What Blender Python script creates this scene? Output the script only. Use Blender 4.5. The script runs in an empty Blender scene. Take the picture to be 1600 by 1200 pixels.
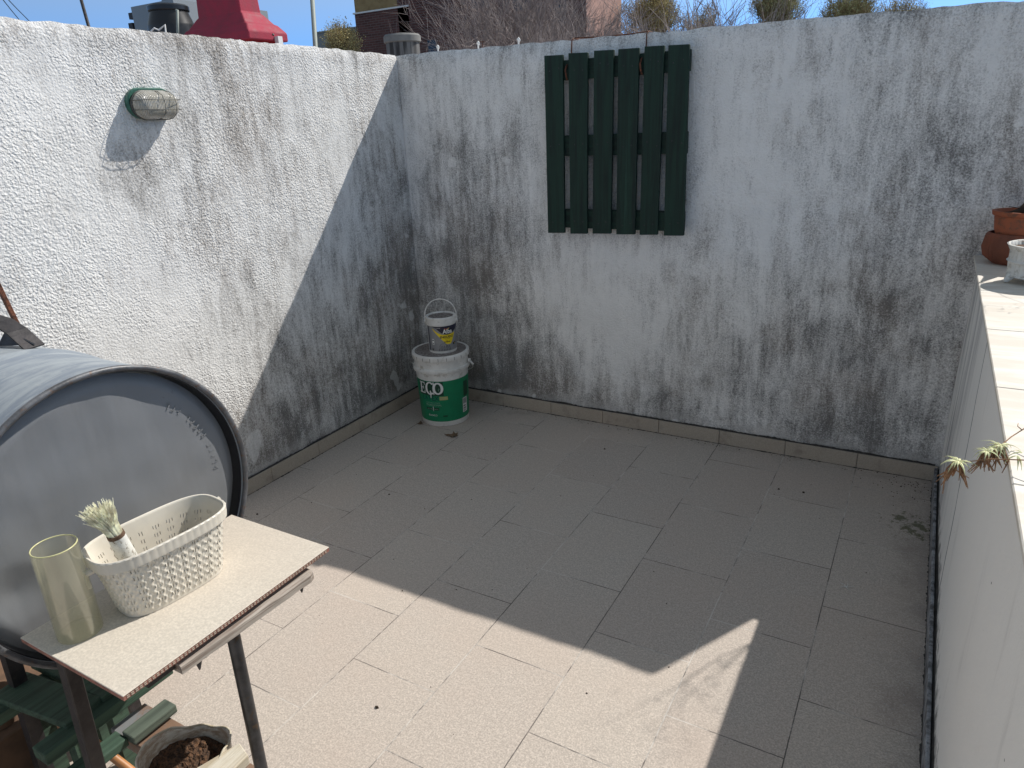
import bpy, bmesh, math, random
from mathutils import Vector, Matrix, noise
random.seed(7)
scene = bpy.context.scene
COL = scene.collection

# ------------------------------------------------------------------ camera
CAM = Vector((2.26343, -3.19513, 1.52909))
RM = Matrix(((0.86777, -0.13655, 0.47784), (0.49490, 0.32504, -0.80587), (-0.04528, 0.93579, 0.34963)))
FPX = 1107.35
cd = bpy.data.cameras.new("camera"); cam = bpy.data.objects.new("camera", cd); COL.objects.link(cam)
cam.matrix_world = Matrix.Translation(CAM) @ RM.to_4x4()
cd.sensor_width = 36; cd.lens = FPX / 1600 * 36; cd.clip_start = .05; cd.clip_end = 2000
scene.camera = cam

# ------------------------------------------------------------------ world, sun, exposure
SUN = Vector((.481, .892, 1.0)).normalized()
w = bpy.data.worlds.new("World"); scene.world = w; w.use_nodes = True
nt = w.node_tree; nt.nodes.clear()
sky = nt.nodes.new('ShaderNodeTexSky'); sky.sky_type = 'NISHITA'; sky.sun_disc = False
sky.sun_elevation = math.asin(SUN.z); sky.sun_rotation = math.atan2(SUN.x, SUN.y)
sky.altitude = 0; sky.air_density = 1.0; sky.dust_density = .1; sky.ozone_density = 1.6
bg = nt.nodes.new('ShaderNodeBackground'); bg.inputs[1].default_value = .145
wo = nt.nodes.new('ShaderNodeOutputWorld')
wb = nt.nodes.new('ShaderNodeMix'); wb.data_type = 'RGBA'; wb.blend_type = 'MULTIPLY'; wb.inputs[0].default_value = 1
sz = nt.nodes.new('ShaderNodeSeparateXYZ'); zr = nt.nodes.new('ShaderNodeMapRange'); zr.inputs[1].default_value = .10; zr.inputs[2].default_value = .24
tint = nt.nodes.new('ShaderNodeMix'); tint.data_type = 'RGBA'; tint.inputs[6].default_value = (.70, .93, 1.10, 1); tint.inputs[7].default_value = (1.50, 1.10, .72, 1)   # blue near the horizon, warm tint above to warm the light in shade
nt.links.new(sz.outputs[2], zr.inputs[0]); nt.links.new(zr.outputs[0], tint.inputs[0]); nt.links.new(tint.outputs[2], wb.inputs[7])
tcw = nt.nodes.new('ShaderNodeTexCoord'); vm = nt.nodes.new('ShaderNodeVectorMath'); vm.operation = 'ADD'; vm.inputs[1].default_value = (0, 0, .30)
vn = nt.nodes.new('ShaderNodeVectorMath'); vn.operation = 'NORMALIZE'
nt.links.new(tcw.outputs['Generated'], vm.inputs[0]); nt.links.new(tcw.outputs['Generated'], sz.inputs[0]); nt.links.new(vm.outputs[0], vn.inputs[0]); nt.links.new(vn.outputs[0], sky.inputs[0])
nt.links.new(sky.outputs[0], wb.inputs[6]); nt.links.new(wb.outputs[2], bg.inputs[0]); nt.links.new(bg.outputs[0], wo.inputs[0])
sd = bpy.data.lights.new("sun", 'SUN'); sd.energy = 3.6; sd.angle = math.radians(.5); sd.color = (1, .96, .90)
so = bpy.data.objects.new("sun", sd); COL.objects.link(so)
so.rotation_euler = (-SUN).to_track_quat('-Z', 'Y').to_euler(); so.location = (0, 0, 10)
scene.view_settings.view_transform = 'Standard'; scene.view_settings.look = 'None'
scene.view_settings.gamma = 1; scene.view_settings.exposure = 0.48
scene.cycles.max_bounces = 8; scene.cycles.transparent_max_bounces = 12

# ------------------------------------------------------------------ pixel measuring helpers (photo 1600x1200)
def ray(x, y): return RM @ Vector(((x - 800) / FPX, -(y - 600) / FPX, -1))
def onz(x, y, z): d = ray(x, y); return CAM + d * ((z - CAM.z) / d.z)
def onx(x, y, X): d = ray(x, y); return CAM + d * ((X - CAM.x) / d.x)
def ony(x, y, Y): d = ray(x, y); return CAM + d * ((Y - CAM.y) / d.y)
def atd(x, y, d_): return CAM + ray(x, y) * d_

# ------------------------------------------------------------------ material helpers
class NT:
    def __init__(s, name):
        s.m = bpy.data.materials.new(name); s.m.use_nodes = True
        s.t = s.m.node_tree; s.n = s.t.nodes; s.n.clear()
        s.out = s.n.new('ShaderNodeOutputMaterial'); s.b = s.n.new('ShaderNodeBsdfPrincipled')
        s.t.links.new(s.b.outputs[0], s.out.inputs[0])
        tc = s.n.new('ShaderNodeTexCoord'); s.geo = s.n.new('ShaderNodeNewGeometry'); s.obj = tc.outputs['Object']; s.uv = tc.outputs['UV']
        s.wp = s.geo.outputs['Position']
    def L(s, a, b): s.t.links.new(a, b)
    def put(s, inp, v):
        if hasattr(v, 'is_linked'): s.L(v, inp)
        else: inp.default_value = v
    def math(s, op, a, b=0.0, c=None, clamp=False):
        n = s.n.new('ShaderNodeMath'); n.operation = op; n.use_clamp = clamp
        s.put(n.inputs[0], a); s.put(n.inputs[1], b)
        if c is not None: s.put(n.inputs[2], c)
        return n.outputs[0]
    def noise(s, vec, scale, detail=4, rough=.55, out=0, dist=0):
        n = s.n.new('ShaderNodeTexNoise'); n.inputs['Scale'].default_value = scale
        n.inputs['Detail'].default_value = detail; n.inputs['Roughness'].default_value = rough; n.inputs['Distortion'].default_value = dist
        s.L(vec, n.inputs['Vector']); return n.outputs[out]
    def voro(s, vec, scale, feat='F1', out='Distance'):
        n = s.n.new('ShaderNodeTexVoronoi'); n.feature = feat; n.inputs['Scale'].default_value = scale
        s.L(vec, n.inputs['Vector']); return n.outputs[out]
    def map(s, vec, scale=(1, 1, 1), loc=(0, 0, 0), rot=(0, 0, 0)):
        n = s.n.new('ShaderNodeMapping'); n.inputs['Scale'].default_value = scale; n.inputs['Location'].default_value = loc; n.inputs['Rotation'].default_value = rot
        s.L(vec, n.inputs['Vector']); return n.outputs[0]
    def rng(s, v, a, b, c=0, d=1, smooth=True):
        n = s.n.new('ShaderNodeMapRange'); n.interpolation_type = 'SMOOTHSTEP' if smooth else 'LINEAR'
        s.put(n.inputs['Value'], v)
        for k, x in zip(('From Min', 'From Max', 'To Min', 'To Max'), (a, b, c, d)): s.put(n.inputs[k], x)
        return n.outputs['Result']
    def mix(s, f, a, b, blend='MIX'):
        n = s.n.new('ShaderNodeMix'); n.data_type = 'RGBA'; n.blend_type = blend
        s.put(n.inputs[0], f)
        for i, v in ((6, a), (7, b)):
            if hasattr(v, 'is_linked'): s.L(v, n.inputs[i])
            else: n.inputs[i].default_value = (*v, 1)
        return n.outputs[2]
    def sep(s, v):
        n = s.n.new('ShaderNodeSeparateXYZ'); s.L(v, n.inputs[0]); return n.outputs
    def comb(s, x, y, z):
        n = s.n.new('ShaderNodeCombineXYZ')
        for i, v in enumerate((x, y, z)): s.put(n.inputs[i], v)
        return n.outputs[0]
    def dist(s, v, p):
        n = s.n.new('ShaderNodeVectorMath'); n.operation = 'DISTANCE'; s.L(v, n.inputs[0]); n.inputs[1].default_value = p; return n.outputs['Value']
    def bump(s, h, strength=.5, d=.01, normal=None):
        n = s.n.new('ShaderNodeBump'); n.inputs['Strength'].default_value = strength; n.inputs['Distance'].default_value = d
        s.L(h, n.inputs['Height'])
        if normal is not None: s.L(normal, n.inputs['Normal'])
        return n.outputs[0]
    def done(s, color=None, rough=None, metal=None, normal=None, **kw):
        for k, v in (('Base Color', color), ('Roughness', rough), ('Metallic', metal), ('Normal', normal)):
            if v is None: continue
            if hasattr(v, 'is_linked'): s.L(v, s.b.inputs[k])
            else: s.b.inputs[k].default_value = (*v, 1) if k == 'Base Color' else v
        for k, v in kw.items(): s.put(s.b.inputs[k.replace('_', ' ')], v)
        return s.m

def simple(name, c, rough=.5, metal=0, var=.15, vs=8, bs=0, bscale=60, dirt=None, dirt_amt=.3, **kw):
    """base colour with mottling, optional dirt patches and bump"""
    s = NT(name); v = s.noise(s.wp, vs, 6, .65)
    c2 = tuple(x * (1 - var) for x in c); c3 = tuple(min(1, x * (1 + var)) for x in c)
    col = s.mix(s.rng(v, .35, .65), c2, c3)
    if dirt:
        d = s.noise(s.wp, vs * 2.3, 8, .7)
        col = s.mix(s.rng(d, .62 - dirt_amt * .4, .72 - dirt_amt * .2), col, dirt)
    nrm = s.bump(s.noise(s.wp, bscale, 4), bs, .004) if bs else None
    r = s.rng(v, .3, .7, rough * .85, min(1, rough * 1.15))
    return s.done(col, r, metal, nrm, **kw)

def wood(name, c, dark, axis='x', rough=.65, scale=22, bs=.4):
    s = NT(name); sc = {'x': (1.2, scale, scale), 'y': (scale, 1.2, scale), 'z': (scale, scale, 1.2)}[axis]
    g = s.noise(s.map(s.wp, sc), 2.2, 6, .65, dist=.6)
    f = s.noise(s.map(s.wp, tuple(x * 4 for x in sc)), 2.5, 3, .6)
    m = s.noise(s.wp, 9, 4); kn = s.rng(s.voro(s.map(s.wp, (1, 1, .6)), 9), .0, .07, 1, 0)
    col = s.mix(s.rng(g, .38, .66), c, dark)
    col = s.mix(s.rng(m, .4, .75, 0, .45), col, tuple(x * .75 for x in c))
    col = s.mix(s.math('MULTIPLY', kn, .7), col, tuple(x * .5 for x in dark))
    col = s.mix(s.rng(s.noise(s.map(s.wp, sc), .9, 8, .75), .60, .70, 0, .35), col, tuple(min(1, x * 2.2 + .01) for x in c))
    h = s.math('ADD', g, s.math('MULTIPLY', f, .6))
    return s.done(col, rough, 0, s.bump(h, bs, .003))

# ---- stucco walls with mould: density of dark pits follows streaks, patches and named blobs
def stucco(name, blobs, base_bias, low_gain, wpaint=(.76, .765, .77), streak_gain=1.0, bump_s=.8):
    s = NT(name); p = s.wp; x, y, z = s.sep(p)
    grain = s.noise(p, 135, 4, .6, dist=.25)
    lump = s.noise(p, 62, 3, .5)
    fine = s.noise(p, 330, 3, .6)
    h = s.math('ADD', s.noise(p, 128, 1.2, .5, dist=.2), s.math('MULTIPLY', s.noise(p, 55, 2, .5), .35))
    m1 = s.noise(s.map(p, (1, 1, .42)), 9.5, 10, .72, dist=.6)
    m2 = s.noise(s.map(p, (1, 1, .13)), 30, 8, .68, dist=.2)
    m3 = s.noise(p, 2.6, 5, .6, dist=.4)
    pb = s.noise(p, 8, 6, .68)
    spk = s.noise(p, 165, 5, .8)
    d = s.math('ADD', s.math('MULTIPLY', s.math('SUBTRACT', m1, .5), 2.1 * streak_gain), base_bias)
    d = s.math('ADD', d, s.math('MULTIPLY', s.math('SUBTRACT', m2, .5), 1.5 * streak_gain))
    d = s.math('ADD', d, s.math('MULTIPLY', s.math('SUBTRACT', m3, .5), 1.3))
    d = s.math('ADD', d, s.rng(z, .50, .06, 0, low_gain))
    d = s.math('ADD', d, s.rng(z, 1.76, 1.87, 0, .30))        # grime running down from the top edge
    for (c, r, a) in blobs:
        n = s.n.new('ShaderNodeVectorMath'); n.operation = 'SUBTRACT'; s.L(p, n.inputs[0]); n.inputs[1].default_value = c
        q = s.map(n.outputs[0], (1, 1, .62))
        d = s.math('ADD', d, s.rng(s.dist(q, (0, 0, 0)), r, 0, 0, a))
    e = s.math('ADD', d, s.math('ADD', s.math('MULTIPLY', s.math('SUBTRACT', spk, .5), -2.6), s.math('MULTIPLY', s.math('SUBTRACT', .5, grain), 1.1)))
    mask = s.rng(e, -.25, 1.05)
    warm = s.noise(p, 3.3, 3)
    g1 = s.mix(s.rng(warm, .4, .62), (.30, .285, .27), (.32, .285, .255))
    g2 = s.mix(s.rng(warm, .4, .62), (.10, .096, .09), (.135, .118, .10))
    grime = s.mix(s.rng(e, .25, 1.35), g1, g2)
    paint = s.mix(s.rng(pb, .35, .65), tuple(c * .94 for c in wpaint), wpaint)
    col = s.mix(s.math('MULTIPLY', mask, .9), paint, grime)
    # pale mineral band just above the skirting, and pale scuffs
    eff = s.math('MULTIPLY', s.rng(z, .145, .085), s.rng(s.noise(s.map(p, (1, 1, 2)), 5, 5, .7), .40, .58))
    col = s.mix(s.math('MULTIPLY', eff, .6), col, (.5, .48, .46))
    sc = s.rng(s.noise(p, 6.5, 2, .4), .70, .73)
    col = s.mix(s.math('MULTIPLY', sc, .55), col, wpaint)
    amp = s.rng(s.noise(p, 3.2, 4, .6), .36, .62, .45, 1.15)
    h = s.math('MULTIPLY', h, amp)
    return s.done(col, .92, 0, s.bump(h, bump_s, .0055), Specular_IOR_Level=.15)

# back wall: blobs as (centre, radius, strength)
bw_blobs = [((.05, 0, .45), .75, .62), ((.45, 0, .2), .45, .35), ((2.0, 0, .3), .6, .42), ((2.30, 0, .9), .7, .42), ((2.1, 0, 1.75), .8, .22),
            ((1.55, 0, .5), .45, .25), ((.15, 0, 1.1), .5, .35), ((.98, 0, .6), .35, -.25), ((1.7, 0, 1.25), .6, -.30), ((.3, 0, 1.65), .7, .12), ((1.75, 0, .12), .3, -.3)]
M_BACK = stucco('weathered_stucco_back', bw_blobs, .06, .36, wpaint=(.90, .875, .84), streak_gain=1.0)
lw_blobs = [((-.23, -.10, .5), .7, .75), ((-.23, -.9, .30), .8, .65), ((-.23, -.05, 1.2), .6, .35), ((-.23, -2.3, 1.0), 1.2, -.25), ((-.23, -1.25, 1.5), .6, .22), ((-.23, -1.2, 1.72), .8, .15), ((-.23, -.55, 1.6), .6, .1)]
M_LEFT = stucco('weathered_stucco_left', lw_blobs, -.03, .42, wpaint=(.80, .79, .77), streak_gain=1.05, bump_s=1.0)

# parapet: smooth painted plaster
s = NT('smooth_white_plaster'); p = s.wp; x, y, z = s.sep(p)
st = s.noise(s.map(p, (1, 1, .12)), 14, 5, .6); g = s.noise(p, 160, 4, .7); pa = s.noise(p, 3, 5)
col = s.mix(s.rng(st, .56, .75, 0, .35), (.90, .88, .84), (.5, .48, .46))
near = s.rng(y, -1.0, -.15)                                   # rain streaks near the end wall
col = s.mix(s.math('MULTIPLY', near, s.rng(st, .42, .66, 0, .75)), col, (.3, .29, .3))
low = s.math('ADD', s.rng(z, .26, .06, 0, 1), s.math('MULTIPLY', s.math('SUBTRACT', s.noise(p, 22, 6, .7), .5), 1.6))
col = s.mix(s.rng(low, .72, 1.15, 0, .85), col, (.06, .06, .06))
# long hairline crack
cx = s.math('ADD', y, s.math('MULTIPLY', s.math('SUBTRACT', s.noise(s.map(p, (1, 1, 1)), 6, 3), .5), .05))
crk = s.math('ABSOLUTE', s.math('SUBTRACT', cx, -.96))
col = s.mix(s.math('MULTIPLY', s.rng(crk, .012, .004), .9), col, (.2, .2, .21))
tope = s.math('ADD', s.rng(z, .88, .955, 0, 1), s.math('MULTIPLY', s.math('SUBTRACT', s.noise(s.map(p, (1, 1, .5)), 20, 6, .7), .5), 2.4))
col = s.mix(s.rng(tope, .95, 1.5, 0, .55), col, (.33, .31, .29))
spk = s.rng(s.noise(p, 38, 2, .5), .77, .79)
col = s.mix(spk, col, (.2, .18, .16))
M_PARA = s.done(col, .75, 0, s.bump(s.math('ADD', g, s.math('ADD', s.math('MULTIPLY', s.noise(p, 45, 3), .6), s.math('MULTIPLY', s.noise(s.map(p, (1, 1, .6)), 7, 3), 4.0))), .45, .005))

# ceramic tiles: brick pattern turned so that the long joints run along world Y
def tile_nodes(s, tone, joints=True, speck=1.0):
    p = s.wp; x, y, z = s.sep(p)
    fine = s.noise(p, 520, 3, .7); mid = s.noise(p, 210, 4, .75); big = s.noise(p, 1.6, 5, .6)
    grain = s.noise(s.map(p, (1.8, .8, 1)), 150, 5, .75)
    c1 = tuple(t * (1 - .17 * speck) for t in tone); c2 = tuple(min(1, t * (1 + .12 * speck)) for t in tone)
    col = s.mix(s.rng(mid, .36, .64), c1, c2)
    m2_ = s.noise(p, 105, 2, .6); m3_ = s.noise(p, 42, 4, .65)
    col = s.mix(s.rng(m2_, .34, .66, .30 * speck, 0), col, tuple(t * .62 for t in tone))
    col = s.mix(s.rng(m3_, .40, .62, 0, .16 * speck), col, tuple(t * .7 for t in tone))
    col = s.mix(s.rng(fine, .55, .75, 0, .35 * speck), col, tuple(t * .55 for t in tone))
    col = s.mix(s.rng(big, .42, .66, 0, .28), col, (tone[0] * .92, tone[1] * .84, tone[2] * .80))
    return col, fine, mid, big, grain
s = NT('beige_floor_tiles'); p = s.wp; x, y, z = s.sep(p)
col, fine, mid, big, grain = tile_nodes(s, (.55, .485, .420), speck=1.4)
wob = s.math('MULTIPLY', s.math('SUBTRACT', s.noise(p, 40, 3), .5), .0022)
u = s.math('ADD', s.math('ADD', y, 20 * .4423 + .1850), wob); v_ = s.math('ADD', s.math('ADD', x, 20 * .305), wob)
br = s.n.new('ShaderNodeTexBrick'); s.L(s.comb(u, v_, 0), br.inputs['Vector'])
br.offset = .5; br.offset_frequency = 2; br.squash = 1
br.inputs['Scale'].default_value = 1; br.inputs['Brick Width'].default_value = .4423; br.inputs['Row Height'].default_value = .305
br.inputs['Mortar Size'].default_value = .0018; br.inputs['Mortar Smooth'].default_value = .25; br.inputs['Bias'].default_value = 0
br.inputs['Color1'].default_value = (0, 0, 0, 1); br.inputs['Color2'].default_value = (1, 1, 1, 1); br.inputs['Mortar'].default_value = (.5, .5, .5, 1)
tv = s.sep(br.outputs['Color'])[0]
col = s.mix(s.rng(tv, 0, 1, 0, .45, False), col, s.mix(1.0, col, (.86, .83, .84), 'MULTIPLY'))
jn = s.rng(s.noise(p, 3, 6, .75), .44, .60)
jcol = s.mix(jn, (.12, .105, .095), (.58, .54, .49))
jamt = s.math('MULTIPLY', br.outputs['Fac'], s.rng(s.noise(p, 9, 4, .65), .34, .50, .62, 1))
col = s.mix(jamt, col, jcol)
# brown dirt spreading near the parapet and in the far corner, moss specks by the drain edge
edge = s.math('ADD', s.rng(x, 2.12, 2.43, 0, .85), s.math('MULTIPLY', s.math('SUBTRACT', s.noise(p, 6, 6, .7), .5), 1.7))
col = s.mix(s.rng(edge, .45, 1.25, 0, .5), col, (.17, .135, .115))
edge2 = s.math('ADD', s.rng(y, -.28, -.01, 0, .6), s.math('MULTIPLY', s.math('SUBTRACT', s.noise(p, 7, 6, .7), .5), 1.6))
col = s.mix(s.rng(edge2, .45, 1.1, 0, .45), col, (.16, .14, .12))
ms = s.math('ADD', s.rng(s.dist(p, (2.38, -.42, 0)), .28, .02, 0, 1), s.math('MULTIPLY', s.math('SUBTRACT', s.noise(p, 26, 5, .7), .5), 2.6))
col = s.mix(s.rng(ms, .85, 1.1, 0, .75), col, (.06, .07, .02))
dk = s.rng(s.noise(s.map(p, (2.2, 1, 1)), 55, 5, .72), .60, .74, 0, 1)
col = s.mix(s.math('MULTIPLY', dk, s.rng(big, .45, .62, .12, .55)), col, (.15, .12, .105))
hh = s.math('SUBTRACT', s.math('ADD', s.math('MULTIPLY', grain, .8), s.math('MULTIPLY', fine, .3)), s.math('MULTIPLY', br.outputs['Fac'], 2.2))
M_FLOOR = s.done(col, .78, 0, s.bump(hh, .28, .0015), Specular_IOR_Level=.3)

s = NT('beige_skirting_tile'); col, fine, mid, big, grain = tile_nodes(s, (.45, .385, .31), speck=.6)
col = s.mix(s.rng(s.noise(s.wp, 12, 6, .7), .5, .75, 0, .6), col, (.2, .16, .13))
M_SKIRT = s.done(col, .7, 0, s.bump(grain, .4, .002))
s = NT('speckled_tile_top'); col, fine, mid, big, grain = tile_nodes(s, (.60, .54, .455), speck=.7)
col = s.mix(s.rng(s.noise(s.wp, 14, 6, .75), .62, .78, 0, .35), col, (.3, .2, .13))
M_TTOP = s.done(col, .6, 0, s.bump(grain, .2, .0012))
M_CLAY = simple('red_clay_body', (.26, .12, .09), .9, 0, .3, 60, .4, 200)
s = NT('cap_tiles'); p = s.wp; x, y, z = s.sep(p)
c = s.noise(s.map(p, (.5, 2.5, 1)), 9, 6, .65, dist=.6)
col = s.mix(s.rng(c, .38, .65), (.62, .56, .48), (.72, .68, .61))
col = s.mix(s.rng(s.noise(p, 30, 6, .75), .6, .75, 0, .4), col, (.3, .27, .24))
M_CAP = s.done(col, .6, 0, s.bump(s.noise(p, 80, 4), .15, .002))
M_GROUT = simple('dark_grout_dirt', (.05, .046, .042), .95, 0, .4, 40, .8, 120)
M_SLAB = simple('grey_concrete', (.33, .33, .32), .9, 0, .2, 3, .4, 50, dirt=(.12, .12, .12))
M_TRIM = simple('grey_edge_strip', (.30, .31, .33), .55, 0, .25, 14, .2, 60, dirt=(.08, .08, .085), dirt_amt=.5)

M_GREENWOOD = {a: wood('green_painted_wood_' + a, (.007, .034, .021), (.003, .012, .009), a, .75, 26, .45) for a in 'xz'}
M_GREENOLD = wood('worn_green_wood', (.050, .095, .062), (.022, .042, .028), 'y', .75, 30, .6)
M_GREENGREY = wood('faded_green_grey_wood', (.10, .125, .095), (.05, .065, .05), 'y', .8, 30, .7)
M_LATH = wood('weathered_grey_lath', (.42, .37, .32), (.19, .14, .11), 'y', .85, 34, .9)
M_PALEWOOD = wood('pale_split_wood', (.62, .57, .47), (.40, .33, .22), 'y', .8, 24, .8)
M_HANDLE = simple('varnished_handle', (.42, .19, .07), .45, 0, .2, 30)
M_RUST = simple('rusty_iron', (.17, .060, .030), .8, .1, .35, 40, .6, 150, dirt=(.05, .02, .012), dirt_amt=.5)
M_BLACKST = simple('dark_painted_steel', (.035, .031, .032), .5, .3, .3, 25, .25, 80, dirt=(.06, .048, .042), dirt_amt=.15)
M_SHINYLEG = simple('worn_dark_steel', (.06, .062, .068), .36, .75, .3, 22, .2, 90, dirt=(.09, .065, .045), dirt_amt=.2)
M_WIRE = simple('dark_wire', (.02, .018, .016), .6, .2)
M_GUARD = simple('galvanised_wire', (.12, .12, .11), .5, .6)
M_CABLE = simple('black_cable', (.02, .02, .022), .6)

# drum: painted sheet steel
s = NT('painted_drum_steel'); p = s.wp
n1 = s.noise(s.map(p, (3, 14, 2.0)), 3.5, 6, .65); n2 = s.noise(p, 4, 5, .6); n3 = s.noise(p, 60, 4, .7)
col = s.mix(s.rng(n1, .2, .8), (.175, .18, .186), (.20, .206, .214))
col = s.mix(s.rng(n2, .36, .68, 0, .5), col, (.185, .197, .212))
col = s.mix(s.rng(s.noise(p, 16, 6, .75), .66, .72, 0, .35), col, (.07, .06, .055))
M_DRUM = s.done(col, s.rng(n1, .3, .7, .52, .66), .15, s.bump(s.math('ADD', n2, s.math('MULTIPLY', n3, .03)), .25, .006))
s = NT('galvanised_drum_skin'); p = s.wp
n1 = s.noise(s.map(p, (9, 2, 2)), 2.5, 6, .7, dist=.8); n2 = s.noise(p, 22, 5, .7)
col = s.mix(s.rng(n1, .38, .64), (.22, .25, .29), (.34, .37, .39))
col = s.mix(s.rng(n2, .6, .72, 0, .3), col, (.45, .46, .44))
M_DRUMSKIN = s.done(col, .55, .2, s.bump(n1, .2, .004))

M_WHITEPL = simple('dusty_white_plastic', (.74, .72, .68), .45, 0, .08, 12, 0, dirt=(.50, .47, .42), dirt_amt=.25)
M_LIDDUST = simple('dusty_lid', (.30, .28, .26), .8, 0, .35, 45, .3, 150, dirt=(.14, .11, .10), dirt_amt=.6)
M_LABELG = simple('green_label', (.002, .20, .085), .4, 0, .08, 20)
M_LABELDG = simple('dark_green_print', (.004, .05, .024), .4)
M_WPRINT = simple('white_print', (.78, .78, .75), .5, 0, .05)
M_TEALPR = simple('teal_print', (.0, .045, .055), .4)
M_YPRINT = simple('yellow_print', (.55, .50, .18), .5)
M_PALEPR = simple('pale_print', (.28, .42, .33), .5)
M_GREYLAB = simple('grey_label', (.27, .27, .275), .45, 0, .06, 20)
M_NAVY = simple('navy_print', (.010, .011, .035), .35)
M_YELLOW = simple('yellow_label', (.80, .60, .015), .4, 0, .06)
M_BLACKPR = simple('black_print', (.015, .015, .018), .4)
M_DGREYPR = simple('grey_print', (.075, .075, .08), .4)
M_REDPR = simple('red_print', (.42, .10, .07), .4)
M_CREAM = simple('cream_plastic', (.66, .615, .53), .42, 0, .06, 10, 0, Subsurface_Weight=.12, Subsurface_Radius=(.01, .008, .006))
M_STRAW = simple('pale_straw', (.86, .79, .58), .8, 0, .3, 70)
M_WRAP = simple('paint_smeared_wrap', (.66, .65, .60), .6, 0, .1, 50, .3, 120, dirt=(.16, .12, .07), dirt_amt=.25)
M_SOIL = simple('brown_soil', (.115, .058, .028), .98, 0, .45, 90, 1, 220, dirt=(.03, .017, .01), dirt_amt=.5)
s = NT('torn_printed_plastic'); p = s.wp
col = s.mix(s.rng(s.noise(s.map(p, (1, 1, 3)), 30, 5, .7), .40, .60), (.62, .57, .48), (.36, .27, .19))
col = s.mix(s.rng(s.noise(s.map(p, (3, 3, 1), (5, 0, 0)), 14, 3, .5), .66, .68), col, (.03, .04, .06))
M_TORN = s.done(col, .5)
M_TERRA = simple('terracotta', (.33, .095, .042), .75, 0, .15, 14, .2, 90, dirt=(.16, .07, .04), dirt_amt=.3)
M_TERRAD = simple('dark_terracotta', (.20, .065, .035), .8, 0, .2, 14, .2, 90)
M_WHITEPOT = simple('white_glazed_pot', (.68, .67, .63), .5, 0, .06, 20, .1, 90, dirt=(.45, .42, .36), dirt_amt=.3)
M_BARK = simple('rough_bark', (.045, .030, .020), .95, 0, .4, 60, 1, 120)
M_LEAFG = simple('pale_green_leaf', (.58, .57, .30), .55, 0, .25, 60, Subsurface_Weight=.1)
M_LEAFDRY = simple('dry_root', (.30, .16, .08), .85, 0, .35, 60)
M_DEADLEAF = simple('dry_brown_leaf', (.15, .095, .055), .8, 0, .35, 60, .3, 120)
M_FOL = simple('green_foliage', (.05, .085, .022), .7, 0, .3, 20)

s = NT('yellowed_clear_acrylic')
M_ACR = s.done((.93, .90, .70), .06, 0, None, Transmission_Weight=.0, IOR=1.45, Alpha=1.0)
s.n.clear(); o = s.n.new('ShaderNodeOutputMaterial')
tr = s.n.new('ShaderNodeBsdfTransparent'); tr.inputs[0].default_value = (.98, .975, .93, 1)
df = s.n.new('ShaderNodeBsdfDiffuse'); df.inputs[0].default_value = (.93, .91, .72, 1)
tl = s.n.new('ShaderNodeBsdfTranslucent'); tl.inputs[0].default_value = (.93, .91, .72, 1)
gl = s.n.new('ShaderNodeBsdfGlossy'); gl.inputs['Roughness'].default_value = .12
m0 = s.n.new('ShaderNodeMixShader'); m0.inputs[0].default_value = .4; s.L(df.outputs[0], m0.inputs[1]); s.L(tl.outputs[0], m0.inputs[2])
m1 = s.n.new('ShaderNodeMixShader'); s.L(tr.outputs[0], m1.inputs[1]); s.L(m0.outputs[0], m1.inputs[2])
tcn = s.n.new('ShaderNodeTexCoord'); nz = s.n.new('ShaderNodeTexNoise'); nz.inputs['Scale'].default_value = 14; s.L(tcn.outputs['Object'], nz.inputs[0])
mr = s.n.new('ShaderNodeMapRange'); s.L(nz.outputs[0], mr.inputs[0]); mr.inputs[1].default_value = .3; mr.inputs[2].default_value = .7; mr.inputs[3].default_value = .04; mr.inputs[4].default_value = .09; s.L(mr.outputs[0], m1.inputs[0])
lw = s.n.new('ShaderNodeLayerWeight'); lw.inputs[0].default_value = .35
m2 = s.n.new('ShaderNodeMixShader'); mm = s.n.new('ShaderNodeMath'); mm.operation = 'MULTIPLY'; mm.inputs[1].default_value = .25; s.L(lw.outputs[0], mm.inputs[0])
s.L(mm.outputs[0], m2.inputs[0]); s.L(m1.outputs[0], m2.inputs[1]); s.L(gl.outputs[0], m2.inputs[2]); s.L(m2.outputs[0], o.inputs[0])

s = NT('ribbed_lamp_glass'); x, y, z = s.sep(s.obj)
rib = s.math('SINE', s.math('MULTIPLY', y, 1100)); 
col = s.mix(s.rng(s.noise(s.wp, 35, 4), .4, .65), (.52, .49, .41), (.68, .65, .58))
M_LGLASS = s.done(col, .16, 0, s.bump(rib, .5, .002), Transmission_Weight=.35, IOR=1.35, Coat_Weight=.6)
M_LAMPG = simple('green_lamp_rim', (.03, .12, .085), .45, 0, .2, 50)
M_LAMPB = simple('lamp_base_black', (.022, .022, .022), .5)

s = NT('dark_red_brick'); x, y, z = s.sep(s.wp)
br = s.n.new('ShaderNodeTexBrick'); s.L(s.comb(s.math('ADD', x, y), z, 0), br.inputs['Vector'])
br.inputs['Scale'].default_value = 1; br.inputs['Brick Width'].default_value = .25; br.inputs['Row Height'].default_value = .075; br.inputs['Mortar Size'].default_value = .008
br.inputs['Color1'].default_value = (.085, .034, .030, 1); br.inputs['Color2'].default_value = (.15, .062, .052, 1); br.inputs['Mortar'].default_value = (.15, .12, .11, 1)
col = s.mix(s.rng(s.noise(s.wp, 1.2, 6, .7), .4, .7, 0, .6), br.outputs['Color'], (.10, .05, .045))
M_BRICK = s.done(col, .9)
M_TAN = wood('tan_cladding', (.34, .24, .11), (.24, .16, .07), 'x', .8, 1.2, .1)
M_SUNBRICK = simple('sunlit_brick', (.40, .24, .20), .9, 0, .2, 6)  # paler copy of the brick, sunlight put into the colour
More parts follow.
